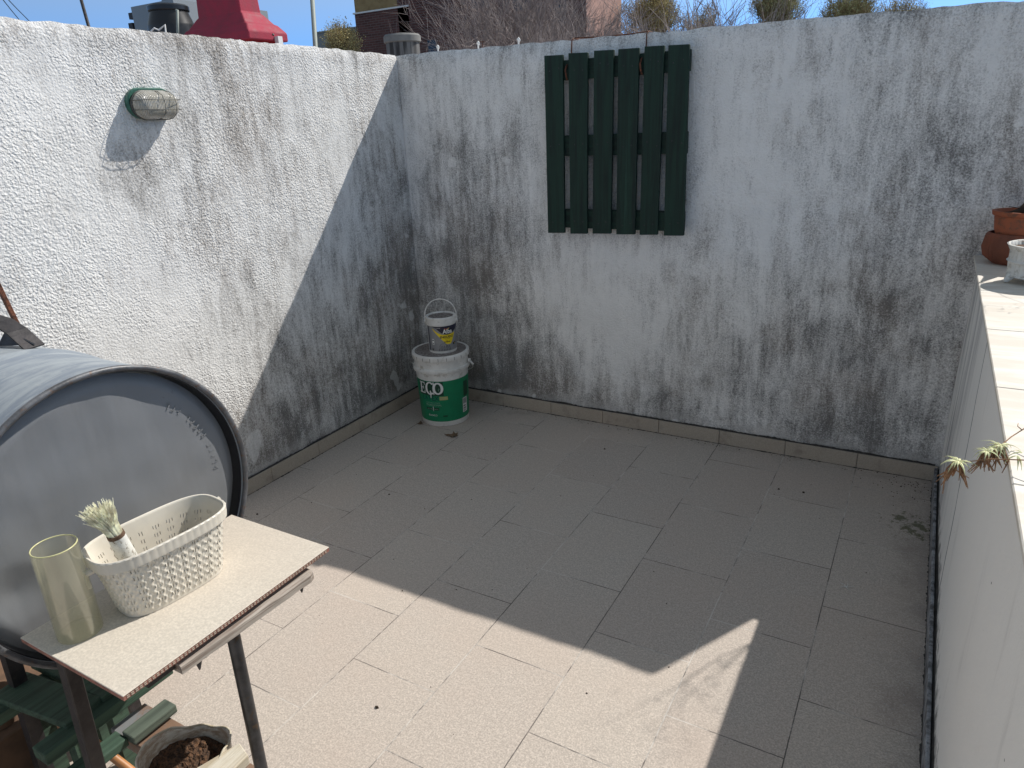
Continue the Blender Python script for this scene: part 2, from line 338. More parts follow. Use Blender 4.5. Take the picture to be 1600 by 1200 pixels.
M_DARKWIN = simple('dark_window_glass', (.02, .022, .026), .1, 0, .1)
M_WHITE = simple('white_paint', (.75, .75, .74), .6, 0, .05)
M_GREYB = simple('pale_grey_render', (.30, .34, .38), .85, 0, .06, .6)
M_GREYB2 = simple('grey_render', (.22, .235, .24), .85, 0, .12, .6)
M_RED = simple('red_painted_plaster', (.33, .028, .055), .75, 0, .15, 9, .5, 60)
M_REDD = simple('bright_red_paint', (.42, .02, .02), .6, 0, .15, 9)
M_TANK = simple('black_tank_plastic', (.016, .017, .02), .35, 0, .2, 3)
M_POLE = simple('grey_green_pole', (.26, .29, .26), .6, 0, .1, 4)
s = NT('stained_flue'); st = s.noise(s.map(s.wp, (1, 1, .06)), 40, 4, .6)
M_CONC = s.done(s.mix(s.rng(st, .42, .60), (.16, .155, .15), (.04, .038, .038)), .85)
M_FLUELID = simple('grey_flue_lid', (.20, .195, .185), .9, 0, .15, 14, .1, 60)
M_TWIG = simple('grey_twig', (.27, .225, .21), .9, 0, .25, 2)
M_TWIGY = simple('ochre_twig', (.27, .21, .12), .9, 0, .3, 2)
M_NEWLEAF = simple('young_yellow_leaf', (.48, .40, .18), .8, 0, .3, 1.5)
M_OLIVE = simple('olive_leaf', (.36, .35, .17), .8, 0, .3, 1.5)
M_GROUND = simple('city_ground', (.12, .12, .11), .95, 0, .3, .05)
M_NROOF = simple('roof_membrane', (.30, .26, .24), .9, 0, .2, .8)
M_CARD = simple('brown_board', (.13, .075, .045), .9, 0, .25, 12, .2, 60)
M_CRUMB = simple('dark_crumb', (.05, .035, .022), .95, 0, .4, 50)
M_CHIP = simple('white_chip', (.6, .59, .56), .8)

# ------------------------------------------------------------------ mesh helpers
def tag(o, label=None, cat=None, group=None, kind=None):
    if label: o['label'] = label
    if cat: o['category'] = cat
    if group: o['group'] = group
    if kind: o['kind'] = kind
    return o
def thing(name, label, cat, loc, group=None):
    o = bpy.data.objects.new(name, None); COL.objects.link(o); o.location = loc; o.empty_display_size = .1
    return tag(o, label, cat, group)
def root_loc(o):
    l = Vector((0, 0, 0))
    while o is not None: l = l + o.location; o = o.parent
    return l
class MB:
    def __init__(s): s.v = []; s.f = []; s.mi = []; s.cur = 0
    def add(s, vs, fs):
        k = len(s.v); s.v += [Vector(v) for v in vs]; s.f += [tuple(i + k for i in f) for f in fs]; s.mi += [s.cur] * len(fs); return s
    def box(s, a, b):
        (x0, y0, z0), (x1, y1, z1) = a, b
        return s.hexa([(x0, y0, z0), (x1, y0, z0), (x1, y1, z0), (x0, y1, z0)], [(x0, y0, z1), (x1, y0, z1), (x1, y1, z1), (x0, y1, z1)])
    def hexa(s, bot, top):
        n = len(bot)
        return s.add(list(bot) + list(top), [tuple(range(n - 1, -1, -1)), tuple(range(n, 2 * n))] + [(i, (i + 1) % n, (i + 1) % n + n, i + n) for i in range(n)])
    def obox(s, c, ax, ay, az):
        c, ax, ay, az = map(Vector, (c, ax, ay, az))
        return s.hexa([c - ax - ay - az, c + ax - ay - az, c + ax + ay - az, c - ax + ay - az], [c - ax - ay + az, c + ax - ay + az, c + ax + ay + az, c - ax + ay + az])
    def bar(s, a, b, w_, h_, up=(0, 0, 1)):
        a, b = Vector(a), Vector(b); d = (b - a); l = d.length; d /= l
        side = d.cross(Vector(up)).normalized(); u = side.cross(d)
        return s.obox((a + b) / 2, d * l / 2, side * w_ / 2, u * h_ / 2)
    def tube(s, pts, r, n=8, cap=True, closed=False):
        pts = [Vector(p) for p in pts]; rs = r if isinstance(r, (list, tuple)) else [r] * len(pts)
        N = len(pts); prev = None; vs = []
        for i, p in enumerate(pts):
            if closed: d = pts[(i + 1) % N] - pts[i - 1]
            else: d = pts[min(i + 1, N - 1)] - pts[max(i - 1, 0)]
            d.normalize()
            if prev is None: prev = d.orthogonal().normalized()
            prev = (prev - d * prev.dot(d)).normalized(); q = d.cross(prev)
            for k in range(n):
                a = 2 * math.pi * k / n; vs.append(p + (prev * math.cos(a) + q * math.sin(a)) * rs[i])
        fs = []
        for i in range(N if closed else N - 1):
            j = (i + 1) % N
            for k in range(n):
                k2 = (k + 1) % n; fs.append((i * n + k, i * n + k2, j * n + k2, j * n + k))
        if cap and not closed: fs += [tuple(range(n - 1, -1, -1)), tuple((N - 1) * n + k for k in range(n))]
        return s.add(vs, fs)
    def lathe(s, prof, c=(0, 0, 0), n=48, fn=None, closed=False):
        """prof: list of (r, z)"""
        c = Vector(c); vs = []
        for r, z in prof:
            for k in range(n):
                a = 2 * math.pi * k / n; rr = r if fn is None else fn(a, r, z)
                vs.append(c + Vector((rr * math.cos(a), rr * math.sin(a), z)))
        fs = []; N = len(prof)
        for i in range(N if closed else N - 1):
            j = (i + 1) % N
            for k in range(n): k2 = (k + 1) % n; fs.append((i * n + k, i * n + k2, j * n + k2, j * n + k))
        if not closed: fs += [tuple(range(n - 1, -1, -1)), tuple((N - 1) * n + k for k in range(n))]
        return s.add(vs, fs)
    def build(s, name, mat, parent=None, loc=None, smooth=False, bevel=0, seg=2, solid=0):
        me = bpy.data.meshes.new(name)
        base = root_loc(parent) if parent is not None else (Vector(loc) if loc is not None else Vector((0, 0, 0)))
        me.from_pydata([v - base for v in s.v], [], s.f)
        mats = mat if isinstance(mat, (list, tuple)) else [mat]
        for m in mats: me.materials.append(m)
        if len(mats) > 1: me.polygons.foreach_set('material_index', s.mi)
        bm = bmesh.new(); bm.from_mesh(me); bmesh.ops.recalc_face_normals(bm, faces=bm.faces)
        bm.to_mesh(me); bm.free(); me.update()
        if smooth:
            me.polygons.foreach_set('use_smooth', [True] * len(me.polygons))
        o = bpy.data.objects.new(name, me); COL.objects.link(o)
        if parent is not None: o.parent = parent
        else: o.location = base
        if smooth and smooth is not True:
            try: me.set_sharp_from_angle(angle=math.radians(smooth))
            except Exception: pass
        if solid: md = o.modifiers.new('s', 'SOLIDIFY'); md.thickness = solid; md.offset = 0
        if bevel: md = o.modifiers.new('b', 'BEVEL'); md.width = bevel; md.segments = seg; md.limit_method = 'ANGLE'
        return o

# ------------------------------------------------------------------ THE SETTING
XL, XR, HP = -.2329, 2.4324, .966
b = MB(); b.add([(-600, -600, -6), (600, -600, -6), (600, 600, -6), (-600, 600, -6)], [(0, 1, 2, 3)])
tag(b.build('ground', M_GROUND), kind='structure')
b = MB(); b.box((-.45, -7.5, -.25), (2.80, .17, -.004)); tag(b.build('terrace_slab', M_SLAB), kind='structure')
b = MB(); b.add([(XL + .008, -7.5, 0), (XR + .03, -7.5, 0), (XR + .03, .012, 0), (XL + .008, .012, 0)], [(0, 1, 2, 3)])
tag(b.build('floor', M_FLOOR), kind='structure')

def rough_wall(name, org, du, L_, thick, zf, mat, label, end_both=True):
    """wall built as a fine front grid and a lumpy top edge; org: start at floor, du: unit along, thick vector behind"""
    org, du, tv = Vector(org), Vector(du), Vector(thick); nrm = -tv.normalized()
    nu, nv = int(L_ / .022), 84; b = MB(); vs = []
    for j in range(nv + 1):
        for i in range(nu + 1):
            u = L_ * i / nu; top = zf(u); z = -.02 + (top + .02) * j / nv
            p = org + du * u; p.z = z
            k = max(0, (z - (top - .05)) / .05)
            dd = noise.noise(Vector((p.x, p.y, z)) * 2.3) * .0035 + noise.noise(Vector((p.x, p.y, z)) * 6) * .0012
            p = p + nrm * dd - nrm * .010 * k ** 4 + nrm * noise.noise(p * 42) * .003 * k
            if j == nv: p.z += noise.noise(p * 26) * .006 + noise.noise(p * 7) * .005
            vs.append(p)
    W = nu + 1
    fs = [(j * W + i, j * W + i + 1, (j + 1) * W + i + 1, (j + 1) * W + i) for j in range(nv) for i in range(nu)]
    k0 = len(vs)
    # top back edge and bottom back edge
    for i in range(nu + 1):
        p = vs[nv * W + i].copy(); q = p + tv; q.z += noise.noise(q * 20) * .005; vs.append(q)
    for i in range(nu + 1):
        p = org + du * (L_ * i / nu) + tv; p.z = -.25; vs.append(p)
    for i in range(nu):
        fs.append((nv * W + i, nv * W + i + 1, k0 + i + 1, k0 + i))
        fs.append((k0 + i, k0 + i + 1, k0 + W + i + 1, k0 + W + i))
    fs.append(tuple([j * W for j in range(nv + 1)] + [k0, k0 + W]))
    fs.append(tuple([j * W + nu for j in range(nv, -1, -1)] + [k0 + W + nu, k0 + nu]))
    b.add(vs, fs); o = b.build(name, mat, loc=org, smooth=40)
    return tag(o, label, 'wall')

WE = 2.625
back = rough_wall('terrace_wall', (XL - .03, .012, 0), (1, 0, 0), WE - XL + .03, (0, .15, 0), lambda u: 1.866 - .0135 * (u - .03), M_BACK,
                  'shaded end wall of mould-streaked white stucco with the green pallet hanging on it')
left = rough_wall('terrace_wall', (XL, -7.4, 0), (0, 1, 0), 7.4 + .008, (-.16, 0, 0), lambda u: 1.868 + .009 * max(0, (7.4 - u)), M_LEFT,
                  'long side wall of rough white stucco carrying the oval lamp, mostly in sun')

# skirting tiles along both walls
def skirt(parent, pts):
    b = MB()
    for (a, c) in pts: b.box(a, c)
    o = b.build('skirting', M_SKIRT, parent, bevel=.0015, seg=1); return o
HS = .0704; T = .305
sk = []
xs = [XL + .012] + [T * k for k in range(0, 8)] + [XR + .012]
for a, c in zip(xs[:-1], xs[1:]): sk.append(((a + .001, -.001, .001), (c - .001, .008, HS + random.uniform(-.001, .001))))
skirt(back, sk)
sk = []; y = -.012
while y > -6.5: sk.append(((XL + .004, y - T + .002, .001), (XL + .0145, y, HS + random.uniform(-.001, .001)))); y -= T
skirt(left, sk)

# parapet on the right with a tiled cap
b = MB(); PX = XR + .017
vs = []; ny, nz = 120, 24
for j in range(nz + 1):
    for i in range(ny + 1):
        yy = .012 - 7.4 * i / ny; z = -.02 + (HP - .014 + .02) * j / nz
        vs.append((PX + noise.noise(Vector((1, yy * 1.7, z * 1.7))) * .004, yy, z))
W = ny + 1
fs = [(j * W + i, j * W + i + 1, (j + 1) * W + i + 1, (j + 1) * W + i) for j in range(nz) for i in range(ny)]
k0 = len(vs); vs += [(PX + .30, .012, HP - .014), (PX + .30, .012 - 7.4, HP - .014), (PX + .30, .012, -.25), (PX + .30, .012 - 7.4, -.25)]
fs += [(*[nz * W + i for i in range(ny + 1)], k0 + 1, k0), (k0, k0 + 1, k0 + 3, k0 + 2)]
fs += [(*[j * W for j in range(nz + 1)], k0, k0 + 2), (*[j * W + ny for j in range(nz + 1)], k0 + 1, k0 + 3)]
b.add(vs, fs); para = tag(b.build('parapet_wall', M_PARA, loc=(PX, -1, 0), smooth=40), 'low smooth white parapet wall with a pale tiled cap along the right side', 'wall')
b = MB(); y = .010; ys = [.010, -.186, -.607]
while ys[-1] > -7: ys.append(ys[-1] - .457)
for a, c in zip(ys[:-1], ys[1:]): b.box((XR, c + .0015, HP - .012), (PX + .30, a, HP))
b.build('cap', M_CAP, para, bevel=.002, seg=1)
b = MB(); b.box((PX + .0005, -7.3, HP - .0138), (PX + .299, .009, HP - .0015)); b.build('cap_bedding', M_GROUT, para)
# edge strip at the parapet foot: grey skirting seen from above, dirt-filled gap behind
b = MB(); y = -.004
while y > -6.5:
    dx = random.uniform(-.0012, .0012)
    b.box((XR - .001 + dx, y - .9, .001), (XR + .010 + dx, y, .0665)); y -= .902
b.build('skirting', M_TRIM, para, bevel=.003, seg=2)
b = MB(); vs = []; n = 700
for i in range(n + 1):
    yy = -.004 - 6.4 * i / n; q = noise.noise(Vector((3, yy * 30, 0)))
    q2 = noise.noise(Vector((7, yy * 9, 0)))
    vs += [(XR + .0102, yy, .056 + q * .006), (XR + .017 + .003 * q, yy, .066 + .012 * q2), (PX + .0055, yy, .078 + q * .010 + .014 * q2), (PX + .003, yy, .01)]
fs = []
for i in range(n): fs += [(i * 4 + k, i * 4 + k + 1, i * 4 + k + 5, i * 4 + k + 4) for k in range(3)]
b.add(vs, fs); b.build('dirt_filler', M_GROUT, para, smooth=True)
# dark drifted dirt in the angle of the skirting
def dirt_line(parent, a, c, nrm, seed):
    a, c, nrm = Vector(a), Vector(c), Vector(nrm); n = int((c - a).length / .006); b = MB(); vs = []
    for i in range(n + 1):
        p = a.lerp(c, i / n); q = max(0, noise.noise(Vector((seed, i * .06, 0))) * .9 + noise.noise(Vector((seed, i * .45, 4))) * .7 + .12)
        vs += [p + Vector((0, 0, .0015 + .004 * q)), p + nrm * (.0006 + .009 * q) + Vector((0, 0, .0008))]
    b.add(vs, [(2 * i, 2 * i + 1, 2 * i + 3, 2 * i + 2) for i in range(n)]); b.build('dirt_line', M_GROUT, parent)
dirt_line(back, (XL + .02, -.0014, 0), (XR - .002, -.0014, 0), (0, -1, 0), 2)
dirt_line(left, (XL + .0148, -.01, 0), (XL + .0148, -3.5, 0), (1, 0, 0), 5)
dirt_line(para, (XR - .0015, -.01, 0), (XR - .0015, -4.5, 0), (-1, 0, 0), 9)
def ledge_line(parent, a, c, nrm, seed):
    a, c, nrm = Vector(a), Vector(c), Vector(nrm); n = int((c - a).length / .006); b = MB(); vs = []
    for i in range(n + 1):
        p = a.lerp(c, i / n); q = max(0, .5 + noise.noise(Vector((seed, i * .05, 0))) + .5 * noise.noise(Vector((seed, i * .4, 4))))
        vs += [p + nrm * .0065, p + Vector((0, 0, .003 + .007 * q)) + nrm * .0015]
    b.add(vs, [(2 * i, 2 * i + 1, 2 * i + 3, 2 * i + 2) for i in range(n)]); b.build('dirt_line', M_GROUT, parent)
ledge_line(back, (XL + .02, .008, HS + .0016), (XR, .008, HS + .0016), (0, -1, 0), 12)
ledge_line(left, (XL + .006, -.01, HS + .0016), (XL + .006, -3.5, HS + .0016), (1, 0, 0), 15)

# ------------------------------------------------------------------ GREEN PALLET ON THE WALL
pal = thing('wooden_pallet', 'dark green slatted wooden pallet hung on the shaded end wall', 'pallet', (.99, -.01, 1.4))
SL = [((.656, 1.791), (.749, 1.788), (.741, 1.001), (.651, .998)), ((.777, 1.792), (.870, 1.788), (.860, 1.001), (.772, .999)),
      ((.900, 1.792), (.992, 1.789), (.981, 1.006), (.888, 1.003)), ((1.013, 1.789), (1.107, 1.787), (1.100, 1.007), (1.009, 1.004)),
      ((1.130, 1.790), (1.216, 1.787), (1.207, 1.009), (1.122, 1.005)), ((1.233, 1.786), (1.322, 1.783), (1.328, 1.009), (1.237, 1.006))]
for i, q in enumerate(SL):
    j = random.uniform(-.0015, .0015); y0 = -.060 + j
    b = MB(); b.hexa([(x, y0, z) for x, z in reversed(q)], [(x, y0 + .016, z) for x, z in reversed(q)])
    sl = b.build('slat', M_GREENWOOD['z'], pal, bevel=.0015, seg=1)
    for zz in (1.73, 1.40, 1.055):
        for fx in (.28, .74):
            t = (q[0][1] - zz) / (q[0][1] - q[3][1]); xa = q[0][0] + (q[3][0] - q[0][0]) * t; xb = q[1][0] + (q[2][0] - q[1][0]) * t
            cx = xa + (xb - xa) * (fx + random.uniform(-.06, .06)); cz = zz + random.uniform(-.012, .012)
            nb = MB(); nb.tube([(cx, y0 + .004, cz), (cx, y0 - .0008, cz)], .003, 8); nb.build('nail', M_BLACKPR, sl)
for z0, z1 in ((1.683, 1.766), (1.356, 1.447), (1.024, 1.112)):
    b = MB(); b.box((.672, -.0435, z0), (1.323, -.022, z1)); b.build('rail', M_GREENWOOD['x'], pal, bevel=.002, seg=1)
for x_ in (.70, .99, 1.28):
    for z_ in (1.70, 1.40, 1.06):
        pass
for z0 in (1.70, 1.375, 1.04):
    for x_ in (.70, 1.27): b = MB(); b.box((x_, -.0218, z0), (x_ + .045, .004, z0 + .05)); b.build('spacer_block', M_GREENWOOD['x'], pal)
for (px_, x_) in ((887, .768), (1006, 1.119)):
    b = MB(); zt = 1.866 - .0135 * (x_ - XL)
    b.tube([(x_, .16, zt - .1), (x_, .10, zt + .004), (x_ + .001, .02, zt + .006), (x_, -.002, zt - .005), (x_ - .001, -.006, zt - .06), (x_ - .002, -.02, 1.765), (x_ - .006, -.046, 1.745)], .0032, 6)
    b.build('hanging_wire', M_RUST, pal, smooth=True)
    b = MB(); b.tube([(x_ - .006, -.046, 1.745), (x_ - .008, -.058, 1.725), (x_ - .004, -.060, 1.70), (x_ + .001, -.057, 1.683)], .0042, 6)
    b.build('rope_end', M_RUST, pal, smooth=True)

# ------------------------------------------------------------------ BULKHEAD LAMP
LC = Vector((XL, -1.456, 1.634))
lamp = thing('wall_lamp', 'oval caged bulkhead lamp with green rim mounted on the sunny white stucco wall', 'wall lamp', LC)
def stad(a, hl, hr):     # stadium outline point: a 0..1
    st = hl - hr; per = 4 * st + 2 * math.pi * hr; d = (a % 1) * per
    if d < 2 * st: return (-st + d, hr)
    d -= 2 * st
    if d < math.pi * hr: t = math.pi / 2 - d / hr; return (st + hr * math.cos(t), hr * math.sin(t))
    d -= math.pi * hr
    if d < 2 * st: return (st - d, -hr)
    d -= 2 * st; t = -math.pi / 2 - d / hr; return (-st + hr * math.cos(t), hr * math.sin(t))
def stad_lathe(b, prof, n=72):
    vs = []
    for (hl, hr, dx) in prof:
        for k in range(n):
            y_, z_ = stad(k / n, hl, hr); vs.append((LC.x + dx, LC.y + y_, LC.z + z_ + (.007 if dx < .0215 else 0)))
    N = len(prof); fs = [(i * n + k, i * n + (k + 1) % n, (i + 1) * n + (k + 1) % n, (i + 1) * n + k) for i in range(N - 1) for k in range(n)]
    fs += [tuple(range(n)), tuple((N - 1) * n + k for k in range(n))]
    b.add(vs, fs)
b = MB(); stad_lathe(b, [(.090, .050, -.004), (.092, .052, .004), (.092, .052, .018), (.089, .049, .021)]); b.build('base_rim', M_LAMPG, lamp, smooth=35)
b = MB(); stad_lathe(b, [(.088, .047, .0221), (.088, .047, .031), (.082, .042, .033)]); b.build('gasket', M_LAMPB, lamp, smooth=35)
b = MB(); pr = []
for k in range(11):
    t = k / 10 * math.pi / 2; pr.append((.044 + .043 * math.cos(t) ** .8, .008 + .040 * math.cos(t) ** .7, .0315 + .047 * math.sin(t)))
stad_lathe(b, pr); b.build('glass_dome', M_LGLASS, lamp, smooth=True)
b = MB()
def lp(y_, z_, dx): return (LC.x + dx, LC.y + y_, LC.z + z_)
ring = [stad(k / 60, .089, .048) for k in range(60)]
b.tube([lp(a, c, .034) for a, c in ring], .0022, 6, closed=True)
for zz in (.016, -.016):
    b.tube([lp(-.088, zz, .033), lp(-.086, zz, .062), lp(-.070, zz, .086), lp(-.03, zz, .094), lp(.03, zz, .094), lp(.070, zz, .086), lp(.086, zz, .062), lp(.088, zz, .033)], .0012, 6)
for yy in (0, .045):
    b.tube([lp(yy, -.048, .033), lp(yy, -.045, .062), lp(yy, -.030, .086), lp(yy, 0, .095), lp(yy, .030, .086), lp(yy, .045, .062), lp(yy, .048, .033)], .0012, 6)
b.build('wire_guard', M_GUARD, lamp, smooth=True)

# ------------------------------------------------------------------ BUCKETS
def wrap(parent, name, polys, c, rf, phi0, z0, mat, off=.0006, zdir=None, max_e=.006):
    """polys: list of closed 2D outlines (s, z) laid on a cone of radius rf(z)"""
    bm = bmesh.new()
    for pl in polys:
        vs = [bm.verts.new((x, z, 0)) for x, z in pl]
        try: bm.faces.new(vs)
        except Exception: pass
    wrap_bm(parent, name, bm, c, rf, phi0, z0, mat, off, max_e)
def wrap_bm(parent, name, bm, c, rf, phi0, z0, mat, off, max_e=.006):
    bmesh.ops.triangulate(bm, faces=bm.faces[:])
    for _ in range(7):
        es = [e for e in bm.edges if e.calc_length() > max_e]
        if not es: break
        bmesh.ops.subdivide_edges(bm, edges=es, cuts=1); bmesh.ops.triangulate(bm, faces=[f for f in bm.faces if len(f.verts) > 3])
    base = root_loc(parent)
    for v in bm.verts:
        s_, z = v.co.x, v.co.y; r = rf(z0 + z) + off; a = phi0 + s_ / rf(z0 + z)
        v.co = Vector((c[0] + r * math.cos(a), c[1] + r * math.sin(a), c[2] + z0 + z)) - base
    me = bpy.data.meshes.new(name); bm.to_mesh(me); bm.free(); me.materials.append(mat)
    o = bpy.data.objects.new(name, me); COL.objects.link(o); o.parent = parent; return o
def rect(x0, z0, x1, z1): return [(x0, z0), (x1, z0), (x1, z1), (x0, z1)]
def text_wrap(parent, name, txt, size, c, rf, phi0, z0, mat, off=.0012, sx=1.0, bold=0, sp=1.0):
    cu = bpy.data.curves.new(name, 'FONT'); cu.body = txt; cu.size = size; cu.align_x = 'CENTER'; cu.offset = bold; cu.space_character = sp; cu.resolution_u = 3; cu.fill_mode = 'FRONT'
    to = bpy.data.objects.new(name, cu); COL.objects.link(to)
    me = bpy.data.meshes.new_from_object(to)
    COL.objects.unlink(to); bpy.data.objects.remove(to)
    bm = bmesh.new(); bm.from_mesh(me)
    for v in bm.verts: v.co.x *= sx; v.co.z = 0
    bpy.data.meshes.remove(me)
    wrap_bm(parent, name, bm, c, rf, phi0, z0, mat, off)
BC = Vector((.0951, -.2711, 0)); PHI = math.radians(-53.4)
bk = thing('paint_bucket', 'large white paint bucket with a green wraparound label standing in the corner', 'bucket', BC)
rb = lambda z: .1285 + .013 * (z / .33)
b = MB(); b.lathe([(.120, .0), (.126, .001), (.1285, .006), (rb(.30), .30), (rb(.30), .302), (.150, .304), (.152, .309), (.152, .322), (.150, .326), (.1435, .328), (.1435, .372), (.1435, .376)], BC, 72)
b.build('pail', M_WHITEPL, bk, smooth=35)
b = MB()
def lidf(a, r, z): return r
b.lathe([(.135, .392), (.138, .398), (.1435, .4000), (.149, .3995), (.1522, .396), (.1530, .390), (.1535, .374), (.1525, .3705), (.1445, .370), (.1440, .385)], BC, 96)
o = b.build('lid', M_WHITEPL, bk, smooth=35)
b = MB(); b.lathe([(.001, .3932), (.08, .3932), (.1365, .3928), (.1372, .3975)], BC, 64); b.build('lid_dust', M_LIDDUST, o, smooth=35)
b = MB()
for k in range(22):
    a = 2 * math.pi * k / 22 + .1; b = MB()
    b.obox(BC + Vector((.1536 * math.cos(a), .1536 * math.sin(a), .382)), Vector((math.cos(a), math.sin(a), 0)) * .0006, Vector((-math.sin(a), math.cos(a), 0)) * .0011, (0, 0, .0085)); b.build('tear_notch', M_LIDDUST, o)
b = MB()
for k in range(46):
    a = 2 * math.pi * k / 46
    b.obox(BC + Vector((.1445 * math.cos(a), .1445 * math.sin(a), .314)), Vector((math.cos(a), math.sin(a), 0)) * .0074, Vector((-math.sin(a), math.cos(a), 0)) * .0016, (0, 0, .0125))
b.build('ribs', M_WHITEPL, bk, bevel=.001, seg=1)
# lug and bail handle hanging on the far right side
ha = PHI + math.radians(72)
hd = Vector((math.cos(ha), math.sin(ha), 0)); ht = Vector((-hd.y, hd.x, 0))
b = MB(); p0 = BC + hd * .150 + Vector((0, 0, .338)); b.tube([p0, p0 + hd * .012], .011, 14); b.build('lug', M_WHITEPL, bk, smooth=35)
b = MB(); b.bar(p0 + hd * .006 + ht * .0, p0 + hd * .030 - ht * .012 + Vector((0, 0, -.020)), .010, .006); 
for k in range(1, 2): pass
arc = []
for k in range(0, 25):
    t = math.pi * k / 24
    q = BC + hd * (.168 * math.cos(t)) - ht * (-.165 * math.sin(t)) + Vector((0, 0, .336 - .02 - .10 * math.sin(t)))
    arc.append(q)
b.tube(arc, .0022, 6); b.build('bail', M_WHITEPL, bk, smooth=True)
N_ = 60; wrap(bk, 'label', [[(-.40 + .80 * i / N_, .030) for i in range(N_ + 1)] + [(.40 - .80 * i / N_, .262) for i in range(N_ + 1)]], BC, rb, PHI - .55, 0, M_LABELG, .0005, max_e=.02)
g2 = lambda deg: PHI + math.radians(deg)
wrap(bk, 'print_panel', [rect(-.150, .180, .0, .258)], BC, rb, g2(-1), 0, M_LABELDG, .0009)
# serif-like capitals ECO drawn as outlines
def serifE(x, z, w, h): 
    t = w * .27
    return [[(x + .12 * w, z), (x + .12 * w + t, z), (x + .12 * w + t, z + h), (x + .12 * w, z + h)], rect(x, z, x + .95 * w, z + .09 * h), rect(x, z + .91 * h, x + .92 * w, z + h),
            rect(x + .3 * w, z + .46 * h, x + .72 * w, z + .54 * h), rect(x + .84 * w, z, x + .95 * w, z + .28 * h), rect(x + .82 * w, z + .74 * h, x + .92 * w, z + h), rect(x + .66 * w, z + .36 * h, x + .74 * w, z + .64 * h)]
def ringpoly(cx, cz, ro, ri, so, si, a0=0, a1=2 * math.pi, n=40):
    ps = []
    for k in range(n):
        t0 = a0 + (a1 - a0) * k / n; t1 = a0 + (a1 - a0) * (k + 1) / n
        ps.append([(cx + ro * so * math.cos(t0), cz + ro * math.sin(t0)), (cx + ro * so * math.cos(t1), cz + ro * math.sin(t1)), (cx + ri * si * math.cos(t1), cz + ri * math.sin(t1)), (cx + ri * si * math.cos(t0), cz + ri * math.sin(t0))])
    return ps
for i, ply in enumerate([serifE(-.125, .192, .036, .052) + [rect(-.127, .192, -.10, .196)],
                         ringpoly(-.064, .218, .030, .0245, .82, .55, .8, 2 * math.pi - .8) + [rect(-.048, .230, -.043, .247), rect(-.048, .189, -.044, .203)],
                         ringpoly(-.026, .218, .028, .021, .90, .62)]):
    ply = [[(-.036 + (x + .030) * 1.16, .222 + (z - .218) * 1.22) for x, z in pp_] for pp_ in ply]
    wrap(bk, 'letter', ply, BC, rb, g2(0), 0, M_WPRINT, .0013)
wrap(bk, 'print_leaf', [[(-.026, .238), (-.016, .217), (-.019, .205), (-.026, .199), (-.033, .205), (-.036, .217)]], BC, rb, g2(0), 0, M_LABELDG, .0016)
wrap(bk, 'print_leaf', [rect(-.0266, .203, -.0254, .226), [(-.026, .214), (-.0205, .222), (-.0212, .2235), (-.026, .2165)], [(-.026, .209), (-.0315, .217), (-.0308, .2185), (-.026, .2115)]], BC, rb, g2(0), 0, M_PALEPR, .0019)
wrap(bk, 'paint_drip', [[(-.078, .205), (-.073, .212), (-.068, .200), (-.070, .172), (-.0725, .165), (-.075, .172), (-.0755, .192)], [(-.060, .212), (-.0575, .218), (-.0555, .206), (-.0575, .202)], [(-.0665, .118), (-.063, .118), (-.0635, .094), (-.0655, .090)]], BC, rb, g2(0), 0, M_WPRINT, .0019)
text_wrap(bk, 'lettering', 'LATEX', .036, BC, rb, g2(-34), .153, M_TEALPR, sx=.92, bold=.0003, sp=1.05)
wrap(bk, 'print_panel', [rect(-.017, .156, .027, .175)], BC, rb, g2(-4), 0, M_YPRINT, .0011)
text_wrap(bk, 'lettering', 'MAX', .018, BC, rb, g2(-2), .159, M_PALEPR, .0015, sx=1.05)
text_wrap(bk, 'lettering', 'LATEX PARA INTERIOR', .0085, BC, rb, g2(-29), .136, M_PALEPR, sx=.95)
text_wrap(bk, 'lettering', 'PROFESSIONAL', .0155, BC, rb, g2(-27), .121, M_PALEPR, sx=.86)
wrap(bk, 'print_panel', [rect(-.046, .096, .030, .111)], BC, rb, g2(-27), 0, M_LABELDG, .0009)
text_wrap(bk, 'lettering', 'ALTO RENDIMIENTO', .0085, BC, rb, g2(-30), .100, M_PALEPR, .0014, sx=.8)
text_wrap(bk, 'lettering', 'BLANCO', .014, BC, rb, g2(-31), .062, M_WPRINT, sx=.9)
wrap(bk, 'print_panel', [rect(-.012, .058, .012, .066)], BC, rb, g2(-1), 0, M_LABELDG, .0009)
wrap(bk, 'print_panel', [rect(-.030, .150, .012, .236)], BC, rb, g2(62), 0, M_LABELDG, .0009)
wrap(bk, 'bar_code_patch', [rect(-.017, .060, .020, .143)], BC, rb, g2(53), 0, M_WPRINT, .0011)
bars = []
x_ = -.014
while x_ < .016: w_ = random.choice((.0008, .0014, .002)); bars.append(rect(x_, .108, x_ + w_, .139)); x_ += w_ + .0011
for z_ in (.064, .070, .078, .083, .092, .0965): bars.append(rect(-.0135, z_, random.uniform(.006, .016), z_ + .0035))
wrap(bk, 'bar_code', bars, BC, rb, g2(53), 0, M_DGREYPR, .0015)

